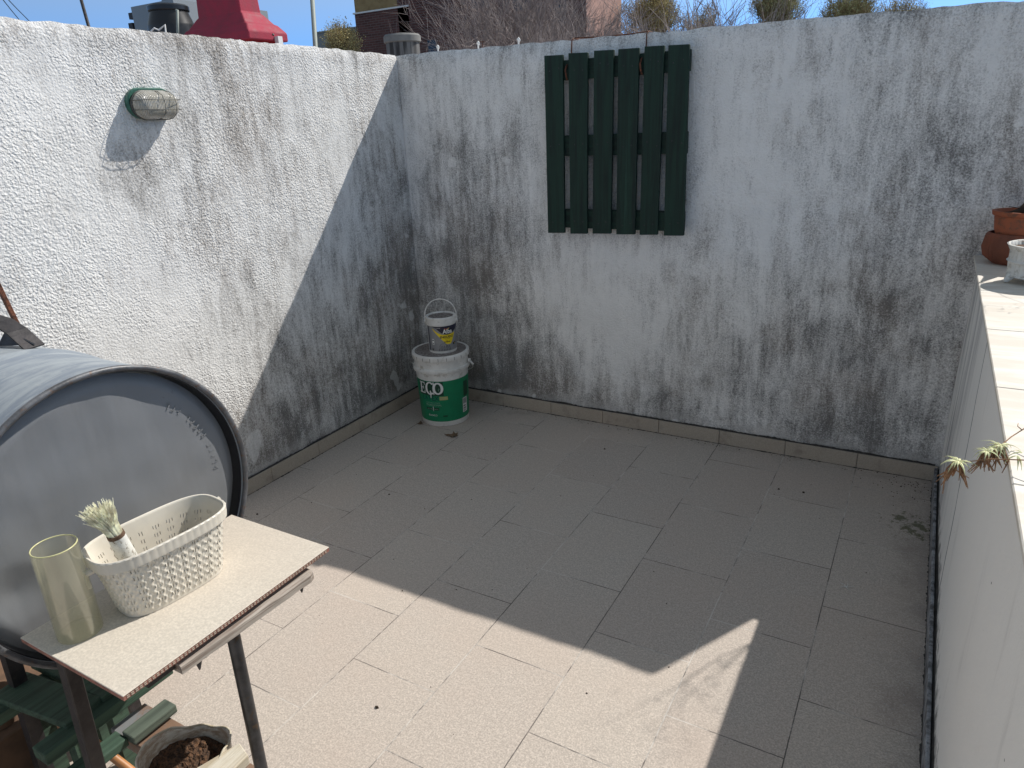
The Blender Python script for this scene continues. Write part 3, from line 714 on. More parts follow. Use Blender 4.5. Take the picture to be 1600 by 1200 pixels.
CC = Vector((.114, -.270, .3935))
can = thing('paint_can', 'small white paint can with grey, navy and yellow label standing on the bucket lid', 'paint can', CC)
rc = lambda z: .0735 + .0035 * z / .17
b = MB(); b.lathe([(.070, .0008), (.0735, .004), (.0738, .010), (rc(.15), .15), (rc(.17), .152), (.0785, .153), (.0790, .158), (.0792, .178), (.078, .182)], CC, 64); b.build('can_body', M_WHITEPL, can, smooth=35)
b = MB(); b.lathe([(.001, .1875), (.066, .1875), (.067, .191), (.0705, .194), (.0765, .194), (.0800, .191), (.0805, .184), (.079, .1822), (.060, .1822)], CC, 64); o = b.build('lid', M_WHITEPL, can, smooth=35)
b = MB(); b.lathe([(.001, .1888), (.04, .1888), (.064, .1883), (.0655, .1879)], CC, 48); b.build('lid_dust', M_LIDDUST, o, smooth=True)
b = MB(); hr_ = math.radians(29.7); hd = Vector((math.cos(hr_), math.sin(hr_), 0)); arc = []
for k in range(33):
    t = math.pi * k / 32; arc.append(CC + hd * (-.0835 * math.cos(t)) + Vector((0, 0, .178 + .100 * math.sin(t) ** .85)))
arc = [arc[0] + Vector((0, 0, -.03))] + arc + [arc[-1] + Vector((0, 0, -.03))]
b.tube(arc, .0030, 8); b.build('bail', M_WHITEPL, can, smooth=True)
for sg in (-1, 1): b = MB(); b.tube([CC + hd * .0795 * sg + Vector((0, 0, .165)), CC + hd * .087 * sg + Vector((0, 0, .165))], .009, 12); b.build('lug', M_WHITEPL, can, smooth=35)
h2 = lambda deg: PHI + math.radians(deg)
NL = 40; full = [(-.118 + .236 * i / NL, .016) for i in range(NL + 1)] + [(.118 - .236 * i / NL, .150) for i in range(NL + 1)]
wrap(can, 'label', [full], CC, rc, h2(14), 0, M_GREYLAB, .0004, max_e=.012)
cur = lambda s_: .104 + 16 * (s_ - .012) ** 2 * .6   # lower edge of the navy field
nv_ = [(-.075 + .190 * i / 30, max(.0, min(.150, cur(-.075 + .190 * i / 30)))) for i in range(31)]
wrap(can, 'print_navy', [[(a, min(.1499, z)) for a, z in nv_] + [(.115, .1502), (-.075, .1502)]], CC, rc, h2(14), 0, M_NAVY, .0010)
wrap(can, 'print_yellow', [[(-.072, .136), (-.068, .1375), (-.045, .118), (-.02, .1065), (.012, .1035), (.04, .107), (.055, .112), (.052, .100), (.030, .058), (.022, .052), (.006, .052), (-.004, .058)]], CC, rc, h2(14), 0, M_YELLOW, .0008)
wrap(can, 'print_band', [rect(-.0035, .016, .0035, .150)], CC, rc, h2(-62), 0, M_NAVY, .0012)
text_wrap(can, 'lettering', 'Alba', .033, CC, rc, h2(22), .111, M_WPRINT, sx=.86, bold=.0008)
text_wrap(can, 'lettering', 'ENDUIDO', .0165, CC, rc, h2(18), .087, M_BLACKPR, .0012, sx=.98, bold=.0005)
text_wrap(can, 'lettering', 'INTERIOR', .0065, CC, rc, h2(20), .080, M_BLACKPR, sx=.9)
text_wrap(can, 'lettering', 'PARA', .005, CC, rc, h2(18), .071, M_BLACKPR, sx=.9)
text_wrap(can, 'lettering', 'EXTERIOR', .0075, CC, rc, h2(18), .063, M_BLACKPR, sx=.95, bold=.0004)
text_wrap(can, 'lettering', 'PINTURAS', .005, CC, rc, h2(-14), .140, M_WPRINT, sx=.9)
wrap(can, 'print_swirl', [[(-.016, .142), (-.008, .136), (.0, .137), (.010, .142), (.004, .134), (-.006, .131), (-.012, .134)]], CC, rc, h2(20), 0, M_REDPR, .0016)
wrap(can, 'print_swirl', [[(-.003, .134), (.006, .136), (.014, .142), (.009, .133), (.003, .131)]], CC, rc, h2(20), 0, M_YPRINT, .0017)
wrap(can, 'print_block', [rect(-.007, .052, .006, .082)], CC, rc, h2(-40), 0, M_WPRINT, .0009)
wrap(can, 'print_mark', [rect(-.005, .072, .004, .078), rect(-.004, .056, .004, .060)], CC, rc, h2(-40), 0, M_NAVY, .0013)
wrap(can, 'print_mark', [rect(-.006, .018, .005, .030)] , CC, rc, h2(-44), 0, M_DGREYPR, .0009)
dome = ringpoly(-.006, .036, .022, .0205, 1.0, 1.0, 0.15, math.pi - .15, 18) + [rect(-.03, .0325, .034, .0342)]
dome += [rect(-.02 + k * .009, .036, -.017 + k * .009, .047) for k in range(6)] + [rect(-.030 + k * .0085, .018, -.0265 + k * .0085, .029) for k in range(8)]
wrap(can, 'print_building', dome, CC, rc, h2(6), 0, M_DGREYPR, .0009)
wrap(can, 'print_mark', [rect(-.008, .044, .004, .056), [(.006, .048), (.016, .052), (.012, .060), (.006, .058)]], CC, rc, h2(50), 0, M_BLACKPR, .0009)
wrap(can, 'print_mark', [rect(-.001, .048, .004, .052)], CC, rc, h2(51), 0, M_YELLOW, .0014)

# ------------------------------------------------------------------ DRY LEAVES ON THE FLOOR
def dry_leaf(name, c, rot, size, label, mat=M_DEADLEAF, seed=0):
    out = [(0, -.5), (.10, -.35), (.42, -.40), (.30, -.18), (.62, .05), (.30, .10), (.22, .35), (0, .85), (-.2, .33), (-.34, .12), (-.66, .02), (-.30, -.2), (-.36, -.42), (-.10, -.34)]
    bm = bmesh.new(); vs = [bm.verts.new((x, y, 0)) for x, y in out]; cc = bm.verts.new((0, 0, 0))
    for i in range(len(vs)): bm.faces.new((vs[i], vs[(i + 1) % len(vs)], cc))
    bmesh.ops.subdivide_edges(bm, edges=bm.edges[:], cuts=3, use_grid_fill=True)
    for v in bm.verts:
        x, y = v.co.x, v.co.y; z = .34 * abs(x) ** 1.3 + .22 * y * y + .10 * noise.noise(Vector((x * 3, y * 3, seed)))
        v.co = Vector((x * size, y * size, (.06 + z) * size))
    zmin = min(v.co.z for v in bm.verts)
    R_ = Matrix.Rotation(rot, 3, 'Z')
    for v in bm.verts: v.co.z -= zmin - .0012; v.co = R_ @ v.co
    me = bpy.data.meshes.new(name); bm.to_mesh(me); bm.free(); me.materials.append(mat)
    for p_ in me.polygons: p_.use_smooth = True
    o = bpy.data.objects.new(name, me); COL.objects.link(o); o.location = c
    md = o.modifiers.new('s', 'SOLIDIFY'); md.thickness = .0009
    return tag(o, label, 'leaf', 'dry leaves by the bucket')
l1 = onz(708, 681, 0); l2 = onz(657, 662, 0)
dry_leaf('dry_leaf', (l1.x, l1.y, 0), 2.0, .058, 'larger curled dry brown leaf with its stalk, lying in front of the bucket', seed=1)
dry_leaf('dry_leaf', (l2.x, l2.y, 0), .6, .034, 'small dry brown leaf half hidden at the left foot of the bucket', seed=5)

# ------------------------------------------------------------------ LITTER ON THE FLOOR (uncountable)
def litter(name, mat, pts, rmin, rmax, kind='stuff'):
    b = MB()
    for (x, y) in pts:
        r = random.uniform(rmin, rmax); a = random.random() * 6; k = [Vector((math.cos(a + i * 1.57) * r * random.uniform(.5, 1.3), math.sin(a + i * 1.57) * r * random.uniform(.4, 1.0), 0)) for i in range(4)]
        c = Vector((x, y, .0008)); b.hexa([c + q for q in k], [c + q * .6 + Vector((0, 0, r * .7)) for q in k])
    return tag(b.build(name, mat), kind=kind)
pts = []
for _ in range(150):
    x = 2.42 - abs(random.gauss(0, .13)); y = random.uniform(-2.3, -1.1)
    if x > XL + .05: pts.append((x, y))
for _ in range(40): pts.append((random.uniform(1.3, 2.4), random.uniform(-2.2, -.3)))
litter('white_grit', M_CHIP, pts, .0007, .0024)
pts = [(random.uniform(0, 2.4), random.uniform(-2.3, -.03)) for _ in range(60)]
pts += [(2.42 - abs(random.gauss(0, .10)), -.02 - abs(random.gauss(0, .12))) for _ in range(70)]
pts += [(random.uniform(0, 2.4), -.012 - abs(random.gauss(0, .02))) for _ in range(90)]
litter('dark_crumbs', M_CRUMB, pts, .001, .0036)
pp = [onz(*q, 0) for q in ((590, 1106), (402, 804), (945, 702), (1255, 770), (1217, 765), (608, 773))]
litter('dark_crumbs', M_CRUMB, [(q.x, q.y) for q in pp], .005, .008)
q = onz(1322, 918, 0)
b = MB()
for a_ in (.3, 1.2, 2.2, 3.6, 5.2):
    b.tube([(q.x, q.y, .002), (q.x + .012 * math.cos(a_), q.y + .012 * math.sin(a_), .004), (q.x + .026 * math.cos(a_ + .3), q.y + .026 * math.sin(a_ + .3), .002)], [.0018, .001, .0006], 5)
tag(b.build('feather_fluff', M_CHIP), 'tiny pale wisp of fluff lying on the shaded tiles near the parapet', 'fluff')

# ------------------------------------------------------------------ DRUM
DC = Vector((.93, -2.512, .815)); DR = .303; DL = .90
drum = thing('steel_drum', 'large grey-blue steel drum barbecue lying on its side at the left edge', 'drum', (DC.x - .45, DC.y, DC.z - DR))
def xlathe(b, prof, n=96, c=DC):
    vs = []
    for r, dx in prof:
        for k in range(n):
            a = 2 * math.pi * k / n; vs.append((c.x + dx, c.y + r * math.cos(a), c.z + r * math.sin(a)))
    N = len(prof); b.add(vs, [(i * n + k, i * n + (k + 1) % n, (i + 1) * n + (k + 1) % n, (i + 1) * n + k) for i in range(N - 1) for k in range(n)])
b = MB(); prof = [(DR - .009, -.006), (DR - .008, -.001), (DR - .002, 0), (DR + .001, -.004), (DR, -.010), (DR - .004, -.014), (DR - .004, -.28), (DR + .001, -.29), (DR + .001, -.305), (DR - .004, -.315), (DR - .004, -.58), (DR + .001, -.59), (DR + .001, -.605), (DR - .004, -.615), (DR - .004, -.88), (DR, -.89), (DR - .02, -.9)]
xlathe(b, prof, 128); b.build('drum_body', M_DRUMSKIN, drum, smooth=40)
b = MB(); xlathe(b, [(DR - .012, -.06), (DR - .0115, -.006), (DR - .0092, -.0055)], 128); b.build('inner_rim', M_BLACKPR, drum, smooth=40)  # coloured black to deepen the shadow crescent inside the rim
M_RIM = simple('worn_grey_rim_steel', (.11, .112, .118), .5, .3, .3, 25, .2, 80, dirt=(.13, .08, .055), dirt_amt=.2)
b = MB(); ring = [(DC.x + .001, DC.y + (DR - .003) * math.cos(a), DC.z + (DR - .003) * math.sin(a)) for a in [2 * math.pi * k / 128 for k in range(128)]]
b.tube(ring, .0062, 10, closed=True); b.build('rim_bead', M_RIM, drum, smooth=True)
b = MB(); vs = [(DC.x - .016, DC.y, DC.z)]; nr, na = 40, 160
for i in range(1, nr + 1):
    for k in range(na):
        a = 2 * math.pi * k / na; r = (DR - .017) * i / nr; yy, zz = r * math.cos(a), r * math.sin(a)
        dx = -.016 + .004 * noise.noise(Vector((yy * 4, zz * 4, 1))) + .0025 * noise.noise(Vector((yy * 14, zz * 14, 5)))
        if i > nr * .93: dx -= .010 * (i / nr - .93) / .07
        # dent at the left
        d_ = math.hypot(yy + .215, zz + .055); dx -= .012 * max(0, 1 - d_ / .06)
        vs.append((DC.x + dx, DC.y + yy, DC.z + zz))
fs = [(0, 1 + k, 1 + (k + 1) % na) for k in range(na)]
fs += [(1 + i * na + k, 1 + i * na + (k + 1) % na, 1 + (i + 1) * na + (k + 1) % na, 1 + (i + 1) * na + k) for i in range(nr - 1) for k in range(na)]
b.add(vs, fs); b.build('drum_end', M_DRUM, drum, smooth=True)
b = MB()   # row of embossed, worn marks
for k in range(15):
    a = math.radians(-2 + k * 3.6); r = .235
    if k in (5, 11): continue
    c = Vector((DC.x - .0150, DC.y + r * math.cos(a), DC.z + r * math.sin(a))); rad = Vector((0, math.cos(a), math.sin(a))); tg = Vector((0, -math.sin(a), math.cos(a)))
    b.obox(c, (.00015, 0, 0), rad * .007, tg * random.uniform(.0012, .002)); b.obox(c + rad * random.uniform(-.006, .006) + tg * .003, (.00015, 0, 0), rad * .0015, tg * .003)
b.build('embossed_marks', M_DRUM, drum, bevel=.001, seg=2)
# door handle / hinge plate on top
b = MB(); a0 = onz(0, 496, 1.16); c0 = onz(57, 533, 1.118)
pts = [(.30, -2.455, 1.112), (.36, -2.45, 1.150), (.44, -2.445, 1.166), (.505, -2.44, 1.158), (.545, -2.435, 1.140), (.592, -2.430, 1.106)]
for p1, p2 in zip(pts[:-1], pts[1:]): b.bar(p1, p2, .045, .004)
b.build('handle_strap', M_BLACKST, drum)
b = MB(); b.add([(.535, -2.452, 1.145), (.592, -2.43, 1.112), (.52, -2.47, 1.112), (.535, -2.448, 1.145), (.592, -2.426, 1.112), (.52, -2.466, 1.112)], [(0, 1, 2), (3, 5, 4), (0, 3, 4, 1), (1, 4, 5, 2), (2, 5, 3, 0)]); b.build('gusset', M_SHINYLEG, drum)
b = MB()
for x_ in (.12, .60): b = MB(); b.bar((x_, DC.y - .2, .50), (x_, DC.y + .2, .50), .03, .03); b.build('stand_rail', M_BLACKST, drum)
for x_ in (.12, .60):
    for s_ in (-1, 1): b = MB(); b.bar((x_ - .06, DC.y + s_ * .10 - .03, .56), (x_ - .06, DC.y + s_ * .12 - .03, .0), .03, .03); b.build('leg', M_BLACKST, drum)
b = MB(); p1, p2 = onx(22, 497, .25), onx(-40, 370, .25); 
b.bar(p1 + (p1 - p2).normalized() * .25, p2 + (p2 - p1) * 1.2, .011, .011)
tag(b.build('iron_bar', M_RUST, loc=p1, bevel=.001, seg=1), 'rusty brown iron bar leaning up from behind the drum at the left edge', 'bar')

# ------------------------------------------------------------------ TABLE (a floor tile on a steel stand)
TZ = .70; x0, x1, y0, y1 = .954, 1.258, -2.756, -2.290
table = thing('tile_table', 'small table made of a speckled beige tile on a dark steel stand', 'table', ((x0 + x1) / 2, (y0 + y1) / 2, 0))
b = MB(); b.box((x0, y0, TZ - .0022), (x1, y1, TZ)); tt = b.build('tabletop', M_TTOP, table, bevel=.0008, seg=1)
b = MB(); b.box((x0 + .0006, y0 + .0006, TZ - .0105), (x1 - .0006, y1 - .0006, TZ - .0024)); b.build('tile_body', M_CLAY, tt)
b = MB()
for zz, n in ((TZ - .0045, 60), (TZ - .0078, 60)):
    for k in range(n):
        yy = y0 + .006 + (y1 - y0 - .012) * k / n; b.box((x1 - .0007, yy, zz - .0007), (x1 + .0002, yy + .0045, zz + .0006))
b.build('tile_ribs', M_SKIRT, tt)
b = MB(); b.bar((x0 + .035, y0 + .05, TZ - .024), (x0 + .035, y1 - .05, TZ - .024), .025, .025); b.bar((x1 - .032, y0 + .05, TZ - .024), (x1 - .032, y1 - .05, TZ - .024), .025, .025)
b.bar((x0 + .05, y0 + .062, TZ - .024), (x1 - .046, y0 + .062, TZ - .024), .025, .0248); b.bar((x0 + .05, y1 - .09, TZ - .024), (x1 - .046, y1 - .09, TZ - .024), .025, .0248)
b.build('frame', M_BLACKST, table, bevel=.002, seg=1)
A1, A2 = ony(108, 1045, -2.705), ony(150, 1199, -2.705)
dA = (A2 - A1).normalized(); Atop = A1 + dA * ((A1.z - (TZ - .012)) / dA.z * -1 if False else (TZ - .012 - A1.z) / dA.z); Abot = A1 + dA * ((0 - A1.z) / dA.z)
b = MB(); b.bar(Atop, Abot, .027, .027, up=(0, 1, 0)); b.build('leg', M_BLACKST, table, bevel=.002, seg=1)
B1, B2 = onx(366, 1000, 1.235), onx(408, 1199, 1.235); dB = (B2 - B1).normalized()
Btop = B1 + dB * ((TZ - .012 - B1.z) / dB.z); Bbot = B1 + dB * ((0 - B1.z) / dB.z)
b = MB(); b.tube([Btop, Bbot], .0125, 20); b.build('leg', M_SHINYLEG, table, smooth=35)
b = MB(); b.tube([(x0 + .012, y0 + .056, TZ - .03), (x0 - .03, y0 + .05, 0)], .0125, 14); b.build('leg', M_BLACKST, table, smooth=35)
b = MB(); b.tube([(x1 - .04, y1 - .10, TZ - .035), (1.15, y1 - .16, .25), (1.10, y1 - .20, 0)], .0115, 14)
# lower channel brace
b = MB(); CZ = .25
b.box((.78, -2.592, CZ - .004), (1.175, -2.505, CZ)); b.box((.78, -2.592, CZ - .035), (1.175, -2.588, CZ - .0042)); b.box((.78, -2.509, CZ - .035), (1.175, -2.505, CZ - .0042))
s = NT('part_rusted_steel'); n_ = s.noise(s.map(s.wp, (1, 1, 1)), 7, 6, .7)
mcol = s.mix(s.rng(n_, .44, .56), (.22, .225, .23), (.24, .15, .10)); M_CHAN = s.done(mcol, .6, .2, s.bump(s.noise(s.wp, 150, 3), .3, .001))
b.build('channel_brace', M_CHAN, table, bevel=.0015, seg=1)
Bc = B1 + dB * ((CZ - B1.z) / dB.z)
b = MB(); b.bar((1.15, -2.548, CZ - .010), (Bc.x - .006, Bc.y, CZ - .010), .05, .0035); b.bar((1.15, -2.548, CZ - .03), (Bc.x - .01, Bc.y, CZ - .030), .0035, .036)
b.build('bracket', M_SHINYLEG, table, bevel=.0008, seg=1)
# weathered lath under the right edge
l0, l1_ = onz(275, 1040, .672), onz(484, 893, .672)
lath = MB(); nn = 26; vs = []
for i in range(nn + 1):
    t = i / nn; c = l0.lerp(l1_, t); 
    wv = .0135 + .0018 * noise.noise(Vector((t * 7, 0, 3))) - (.004 if t > .97 else 0); hz = .010 + .0012 * noise.noise(Vector((t * 9, 4, 3)))
    for (sx_, sz_) in ((-1, -1), (1, -1), (1, .55), (.6, 1), (-1, 1)): vs.append((c.x + sx_ * wv + .002 * noise.noise(Vector((t * 5, 1, sx_))), c.y, .668 + sz_ * hz))
fs = [(i * 5 + k, i * 5 + (k + 1) % 5, (i + 1) * 5 + (k + 1) % 5, (i + 1) * 5 + k) for i in range(nn) for k in range(5)] + [(0, 1, 2, 3, 4), tuple(nn * 5 + k for k in range(5))]
lath.add(vs, fs); lath.build('edge_lath', M_LATH, table)
b = MB()
for px_, py_ in ((464, 915), (303, 1034)):
    q = onz(px_, py_, .655); b.add([(q.x, q.y, .658), (q.x + .014, q.y + .004, .658), (q.x + .010, q.y, .640), (q.x, q.y + .003, .658), (q.x + .014, q.y + .007, .658), (q.x + .010, q.y + .003, .640)], [(0, 1, 2), (3, 5, 4), (0, 3, 4, 1), (1, 4, 5, 2), (2, 5, 3, 0)]); b.build('bracket', M_BLACKPR, table); b = MB()

# ------------------------------------------------------------------ BASKET
def basket():
    cb = Vector((1.072, -2.532, TZ + .001)); H = .132
    root = thing('plastic_basket', 'cream perforated plastic basket with a knit pattern on the tile table', 'basket', cb)
    ax = Vector((.10, 1, 0)).normalized(); bx = Vector((1, -.10, 0)).normalized()
    N, M = 440, 56; per = None
    def outline(a, hl, hw, n=3.2):
        c_, s_ = math.cos(a), math.sin(a)
        return (hl * math.copysign(abs(c_) ** (2 / n), c_), hw * math.copysign(abs(s_) ** (2 / n), s_))
    # arc-length parametrisation
    tab = []; L_ = 0; prev = None
    for k in range(4001):
        q = outline(2 * math.pi * k / 4000, .118, .066)
        if prev: L_ += math.hypot(q[0] - prev[0], q[1] - prev[1])
        tab.append(L_); prev = q
    import bisect
    angs = []
    for k in range(N): angs.append(2 * math.pi * bisect.bisect_left(tab, L_ * k / N) / 4000)
    def P(k, j, off=0):
        t = j / M; sl = .098 + .016 * t + .010 * t * t; sw = .052 + .012 * t
        sl += off; sw += off
        u, v = outline(angs[k % N], sl, sw)
        return cb + ax * u + bx * v + Vector((0, 0, H * t))
    b = MB(); vs = []
    for j in range(M + 1):
        for k in range(N):
            # interlaced chain relief
            cell = 10; ph = (k % cell) / cell; row = j / 7.0
            wv = 0
            if 3 < j < M - 8:
                w1 = math.sin(2 * math.pi * (ph + .25 * math.sin(2 * math.pi * row)))
                w2 = math.sin(2 * math.pi * (2 * ph + row)) * .5
                wv = .0017 * max(0, w1) + .0010 * w2
            vs.append(P(k, j, wv))
    def hole(k, j):
        if j < 5 or j > M - 10: return False
        jj = (j - 5) % 7; kk = k % 20; g = (j - 5) // 7
        if kk in (2, 6, 10): return jj in ((1, 2, 3, 4) if kk == 6 else (2, 3, 4))
        return False
    fs = []; off_ = len(vs)
    for j in range(M + 1):
        for k in range(N): vs.append(P(k, j, -.0016))
    for j in range(M):
        for k in range(N):
            q4 = (j * N + k, j * N + (k + 1) % N, (j + 1) * N + (k + 1) % N, (j + 1) * N + k)
            if not hole(k, j): fs.append(q4); fs.append(tuple(i + off_ for i in reversed(q4)))
            else:
                for e in range(4): a_, c_ = q4[e], q4[(e + 1) % 4]; fs.append((a_, c_, c_ + off_, a_ + off_))
    b.add(vs, fs); o = b.build('basket_wall', M_CREAM, root, smooth=50)
    b = MB(); vs = [P(k, 0, -.001) for k in range(N)]; vs = [v + Vector((0, 0, .0035)) for v in vs] + [v + Vector((0, 0, .0005)) for v in vs]
    b.add(vs, [tuple(range(N)), tuple(range(2 * N - 1, N - 1, -1))] + [(i, (i + 1) % N, (i + 1) % N + N, i + N) for i in range(N)]); b.build('basket_bottom', M_CREAM, root)
    # rim band with braided bead
    b = MB(); vs = []; pf = [(.0, -.020), (.0034, -.020), (.0042, -.012), (.0040, -.002), (.0048, .0015), (.0035, .0035), (.0005, .003), (-.0012, .0), (-.0012, -.018)]
    for k in range(N):
        base = P(k, M); a2 = P(k, M, .01) - base; d_ = a2.normalized()
        for (o_, z_) in pf:
            br_ = .0006 * abs(math.sin(math.pi * k / 9)) if (o_ > .0041 or z_ == -.002) else 0
            vs.append(base + d_ * (o_ + br_) + Vector((0, 0, z_)))
    q = len(pf); fs = [(k * q + i, k * q + (i + 1) % q, ((k + 1) % N) * q + (i + 1) % q, ((k + 1) % N) * q + i) for k in range(N) for i in range(q)]
    b.add(vs, fs); b.build('rim', M_CREAM, root, smooth=50)
    # small lug on the near short end
    e = P(N // 2, M) + Vector((0, 0, -.022)); b = MB(); dr = -ax
    b.tube([e, e + dr * .016], .0058, 10); b.tube([e + dr * .012, e + dr * .014 + Vector((0, 0, -.012)), e + dr * .012 + Vector((0, 0, -.03))], .0034, 8)
    b.build('handle_lug', M_CREAM, root, smooth=35)
    e = P(0, M) + Vector((0, 0, -.004)); b = MB(); b.tube([e, e + ax * .009 + Vector((0, 0, .004))], .004, 10); b.build('handle_lug', M_CREAM, root, smooth=35)
    return root
basket()

# ------------------------------------------------------------------ BRUSH in the basket
h0 = Vector((1.062, -2.578, TZ + .010)); h1_ = onz(180, 834, .858)
ax_ = (h1_ - h0).normalized()
br_ = thing('straw_brush', 'short straw brush with a paint-smeared white wrapped handle, standing in the basket', 'brush', h0)
b = MB(); b.tube([h0, h0.lerp(h1_, .3), h0.lerp(h1_, .7), h1_], [.017, .0175, .0165, .0145], 20); b.build('handle', M_WRAP, br_, smooth=35)
b = MB(); b.tube([h1_ - ax_ * .006, h1_ + ax_ * .001], [.0152, .0150], 20); b.build('binding', M_CARD, br_, smooth=35)
b = MB(); tip_dir = (ax_ + Vector((-.22, -.10, .1))).normalized()
e1 = ax_.orthogonal().normalized(); e2 = ax_.cross(e1)
for i in range(620):
    a = random.random() * 6.283; r = math.sqrt(random.random()); o0 = h1_ + (e1 * math.cos(a) + e2 * math.sin(a)) * r * .0125
    spread = (e1 * math.cos(a) + e2 * math.sin(a)) * r; ln = random.uniform(.040, .066); wild = random.random() < .08
    dirv = (tip_dir + spread * (.62 if wild else .38) + Vector((random.gauss(0, .05), random.gauss(0, .05), 0))).normalized()
    mid = o0 + (tip_dir + spread * .15).normalized() * ln * .45; end = mid + dirv * ln * .55 + Vector((random.gauss(0, .002), random.gauss(0, .002), 0))
    b.tube([o0, mid, end], [.0009, .0009, .0005], 3, cap=False)
b.build('bristles', M_STRAW, br_)

# ------------------------------------------------------------------ ACRYLIC CYLINDER
ac = onz(126, 986, TZ + .0004); ac.z = TZ + .0006
cyl = thing('clear_cylinder', 'tall yellowed clear acrylic cylinder open at the top on the tile table', 'cylinder', ac)
AR = .0370; AH = .178
def hh_(z): return z
b = MB(); b.lathe([(AR - .0022, .004), (AR - .0022, AH), (AR - .0014, AH + .0012), (AR, AH), (AR, .002), (AR - .001, .0)], ac, 64, closed=False)
b.f.pop(); b.f.pop(); b.mi = b.mi[:-2]
b.build('tube_wall', M_ACR, cyl, smooth=40)
b = MB(); b.lathe([(.0005, .0001), (AR - .001, .0001), (AR - .0024, .0045), (.0005, .0045)], ac, 48); b.build('foot', M_ACR, cyl, smooth=40)
b = MB(); b.tube([ac + Vector((AR * math.cos(t) * .95, AR * math.sin(t) * .95, AH + .001)) for t in [2 * math.pi * k / 64 for k in range(64)]], .0012, 6, closed=True); 
s = NT('acrylic_edge'); b.build('lip', s.done((.66, .63, .34), .2, 0, None, Alpha=.85), cyl, smooth=True)

# ------------------------------------------------------------------ SOIL TUB, WOOD BLOCK, BOARDS UNDER THE TABLE
pc = Vector((1.150, -2.632, CZ + .001))
pot = thing('soil_tub', 'cut-down torn printed plastic tub half full of brown soil under the table', 'tub', pc)
b = MB(); n = 72; vs = []
def trim(a): return .150 + .016 * math.sin(a * 2 + .6) + .008 * noise.noise(Vector((math.cos(a) * 3, math.sin(a) * 3, 0)))
rows = 12
for j in range(rows + 1):
    for k in range(n):
        a = 2 * math.pi * k / n; z = trim(a) * j / rows; r = .062 + .022 * (j / rows) + .004 * noise.noise(Vector((math.cos(a) * 2, math.sin(a) * 2, z * 9)))
        vs.append(pc + Vector((r * math.cos(a), r * math.sin(a), z)))
b.add(vs, [(j * n + k, j * n + (k + 1) % n, (j + 1) * n + (k + 1) % n, (j + 1) * n + k) for j in range(rows) for k in range(n)] + [tuple(range(n))])
b.build('tub_wall', M_TORN, pot, smooth=50, solid=.0012)
b = MB(); b.tube([pc + Vector(((.0845 + .004 * noise.noise(Vector((math.cos(a) * 2, math.sin(a) * 2, trim(a) * 9)))) * math.cos(a), (.0845 + .004 * noise.noise(Vector((math.cos(a) * 2, math.sin(a) * 2, trim(a) * 9)))) * math.sin(a), trim(a))) for a in [2 * math.pi * k / n for k in range(n)]], .0022, 6, closed=True)
b.build('rim', M_PALEWOOD, pot, smooth=True)
b = MB(); vs = [pc + Vector((0, 0, .113))]; nr = 26
for i in range(1, nr + 1):
    for k in range(n):
        a = 2 * math.pi * k / n; r = .0765 * i / nr; x, y = r * math.cos(a), r * math.sin(a)
        z = .112 + (-.15 * x + -.10 * y) + .010 * noise.noise(Vector((x * 40, y * 40, 0))) + .006 * noise.noise(Vector((x * 120, y * 120, 0))) + .003 * noise.noise(Vector((x * 300, y * 300, 0)))
        vs.append(pc + Vector((x, y, z)))
fs = [(0, 1 + k, 1 + (k + 1) % n) for k in range(n)] + [(1 + i * n + k, 1 + i * n + (k + 1) % n, 1 + (i + 1) * n + (k + 1) % n, 1 + (i + 1) * n + k) for i in range(nr - 1) for k in range(n)]
b.add(vs, fs); b.build('soil', M_SOIL, pot)

q1, q2, q3, q4 = onz(374, 1160, .415), onz(388, 1180, .415), onz(340, 1225, .415), onz(296, 1206, .415)
b = MB(); b.hexa([v - Vector((0, 0, .022)) for v in (q1, q2, q3, q4)], [v for v in (q1, q2, q3, q4)])
wb = b.build('wood_offcut', M_PALEWOOD, loc=q3, bevel=.002, seg=2)
tag(wb, 'pale split wood offcut lying across the rim of the soil tub', 'wood offcut')

gp = thing('worn_pallet', 'worn green wooden pallet lying low beneath the drum and the tile table', 'pallet', (.70, -2.58, 0))
def board(name, mat, c, L_, W_, th, ang, tilt=0):
    c = Vector(c); R_ = Matrix.Rotation(ang, 3, 'Z'); d = R_ @ Vector((1, 0, 0)); sd_ = R_ @ Vector((0, 1, 0)); u = Vector((0, 0, 1))
    d = (d + u * tilt).normalized(); u = d.cross(sd_)
    b = MB(); b.obox(c, d * L_ / 2, sd_ * W_ / 2, u * th / 2); return b.build(name, mat, gp, bevel=.003, seg=2)
HY = math.pi / 2
# heights: deck boards run along X, rails along Y
board('deck_board', M_GREENOLD, (.655, -2.648, .330), .27, .085, .018, .10, .06)
board('deck_board', M_GREENOLD, (.640, -2.555, .330), .30, .085, .018, .02, .06)
board('rail', M_GREENOLD, (.795, -2.590, .318), .30, .050, .030, HY)
board('rail', M_GREENGREY, (.868, -2.545, .270), .11, .042, .022, HY)
board('rail', M_GREENOLD, (.845, -2.660, .262), .12, .045, .022, HY)
board('rail', M_GREENOLD, (.56, -2.590, .300), .30, .050, .030, HY)
b = MB()
for x_, y_ in ((.52, -2.50), (.50, -2.62), (.66, -2.52), (.62, -2.60)):
    b = MB(); b.box((x_ - .02, y_ - .02, 0), (x_ + .02, y_ + .02, .29)); b.build('leg', M_GREENOLD, gp)
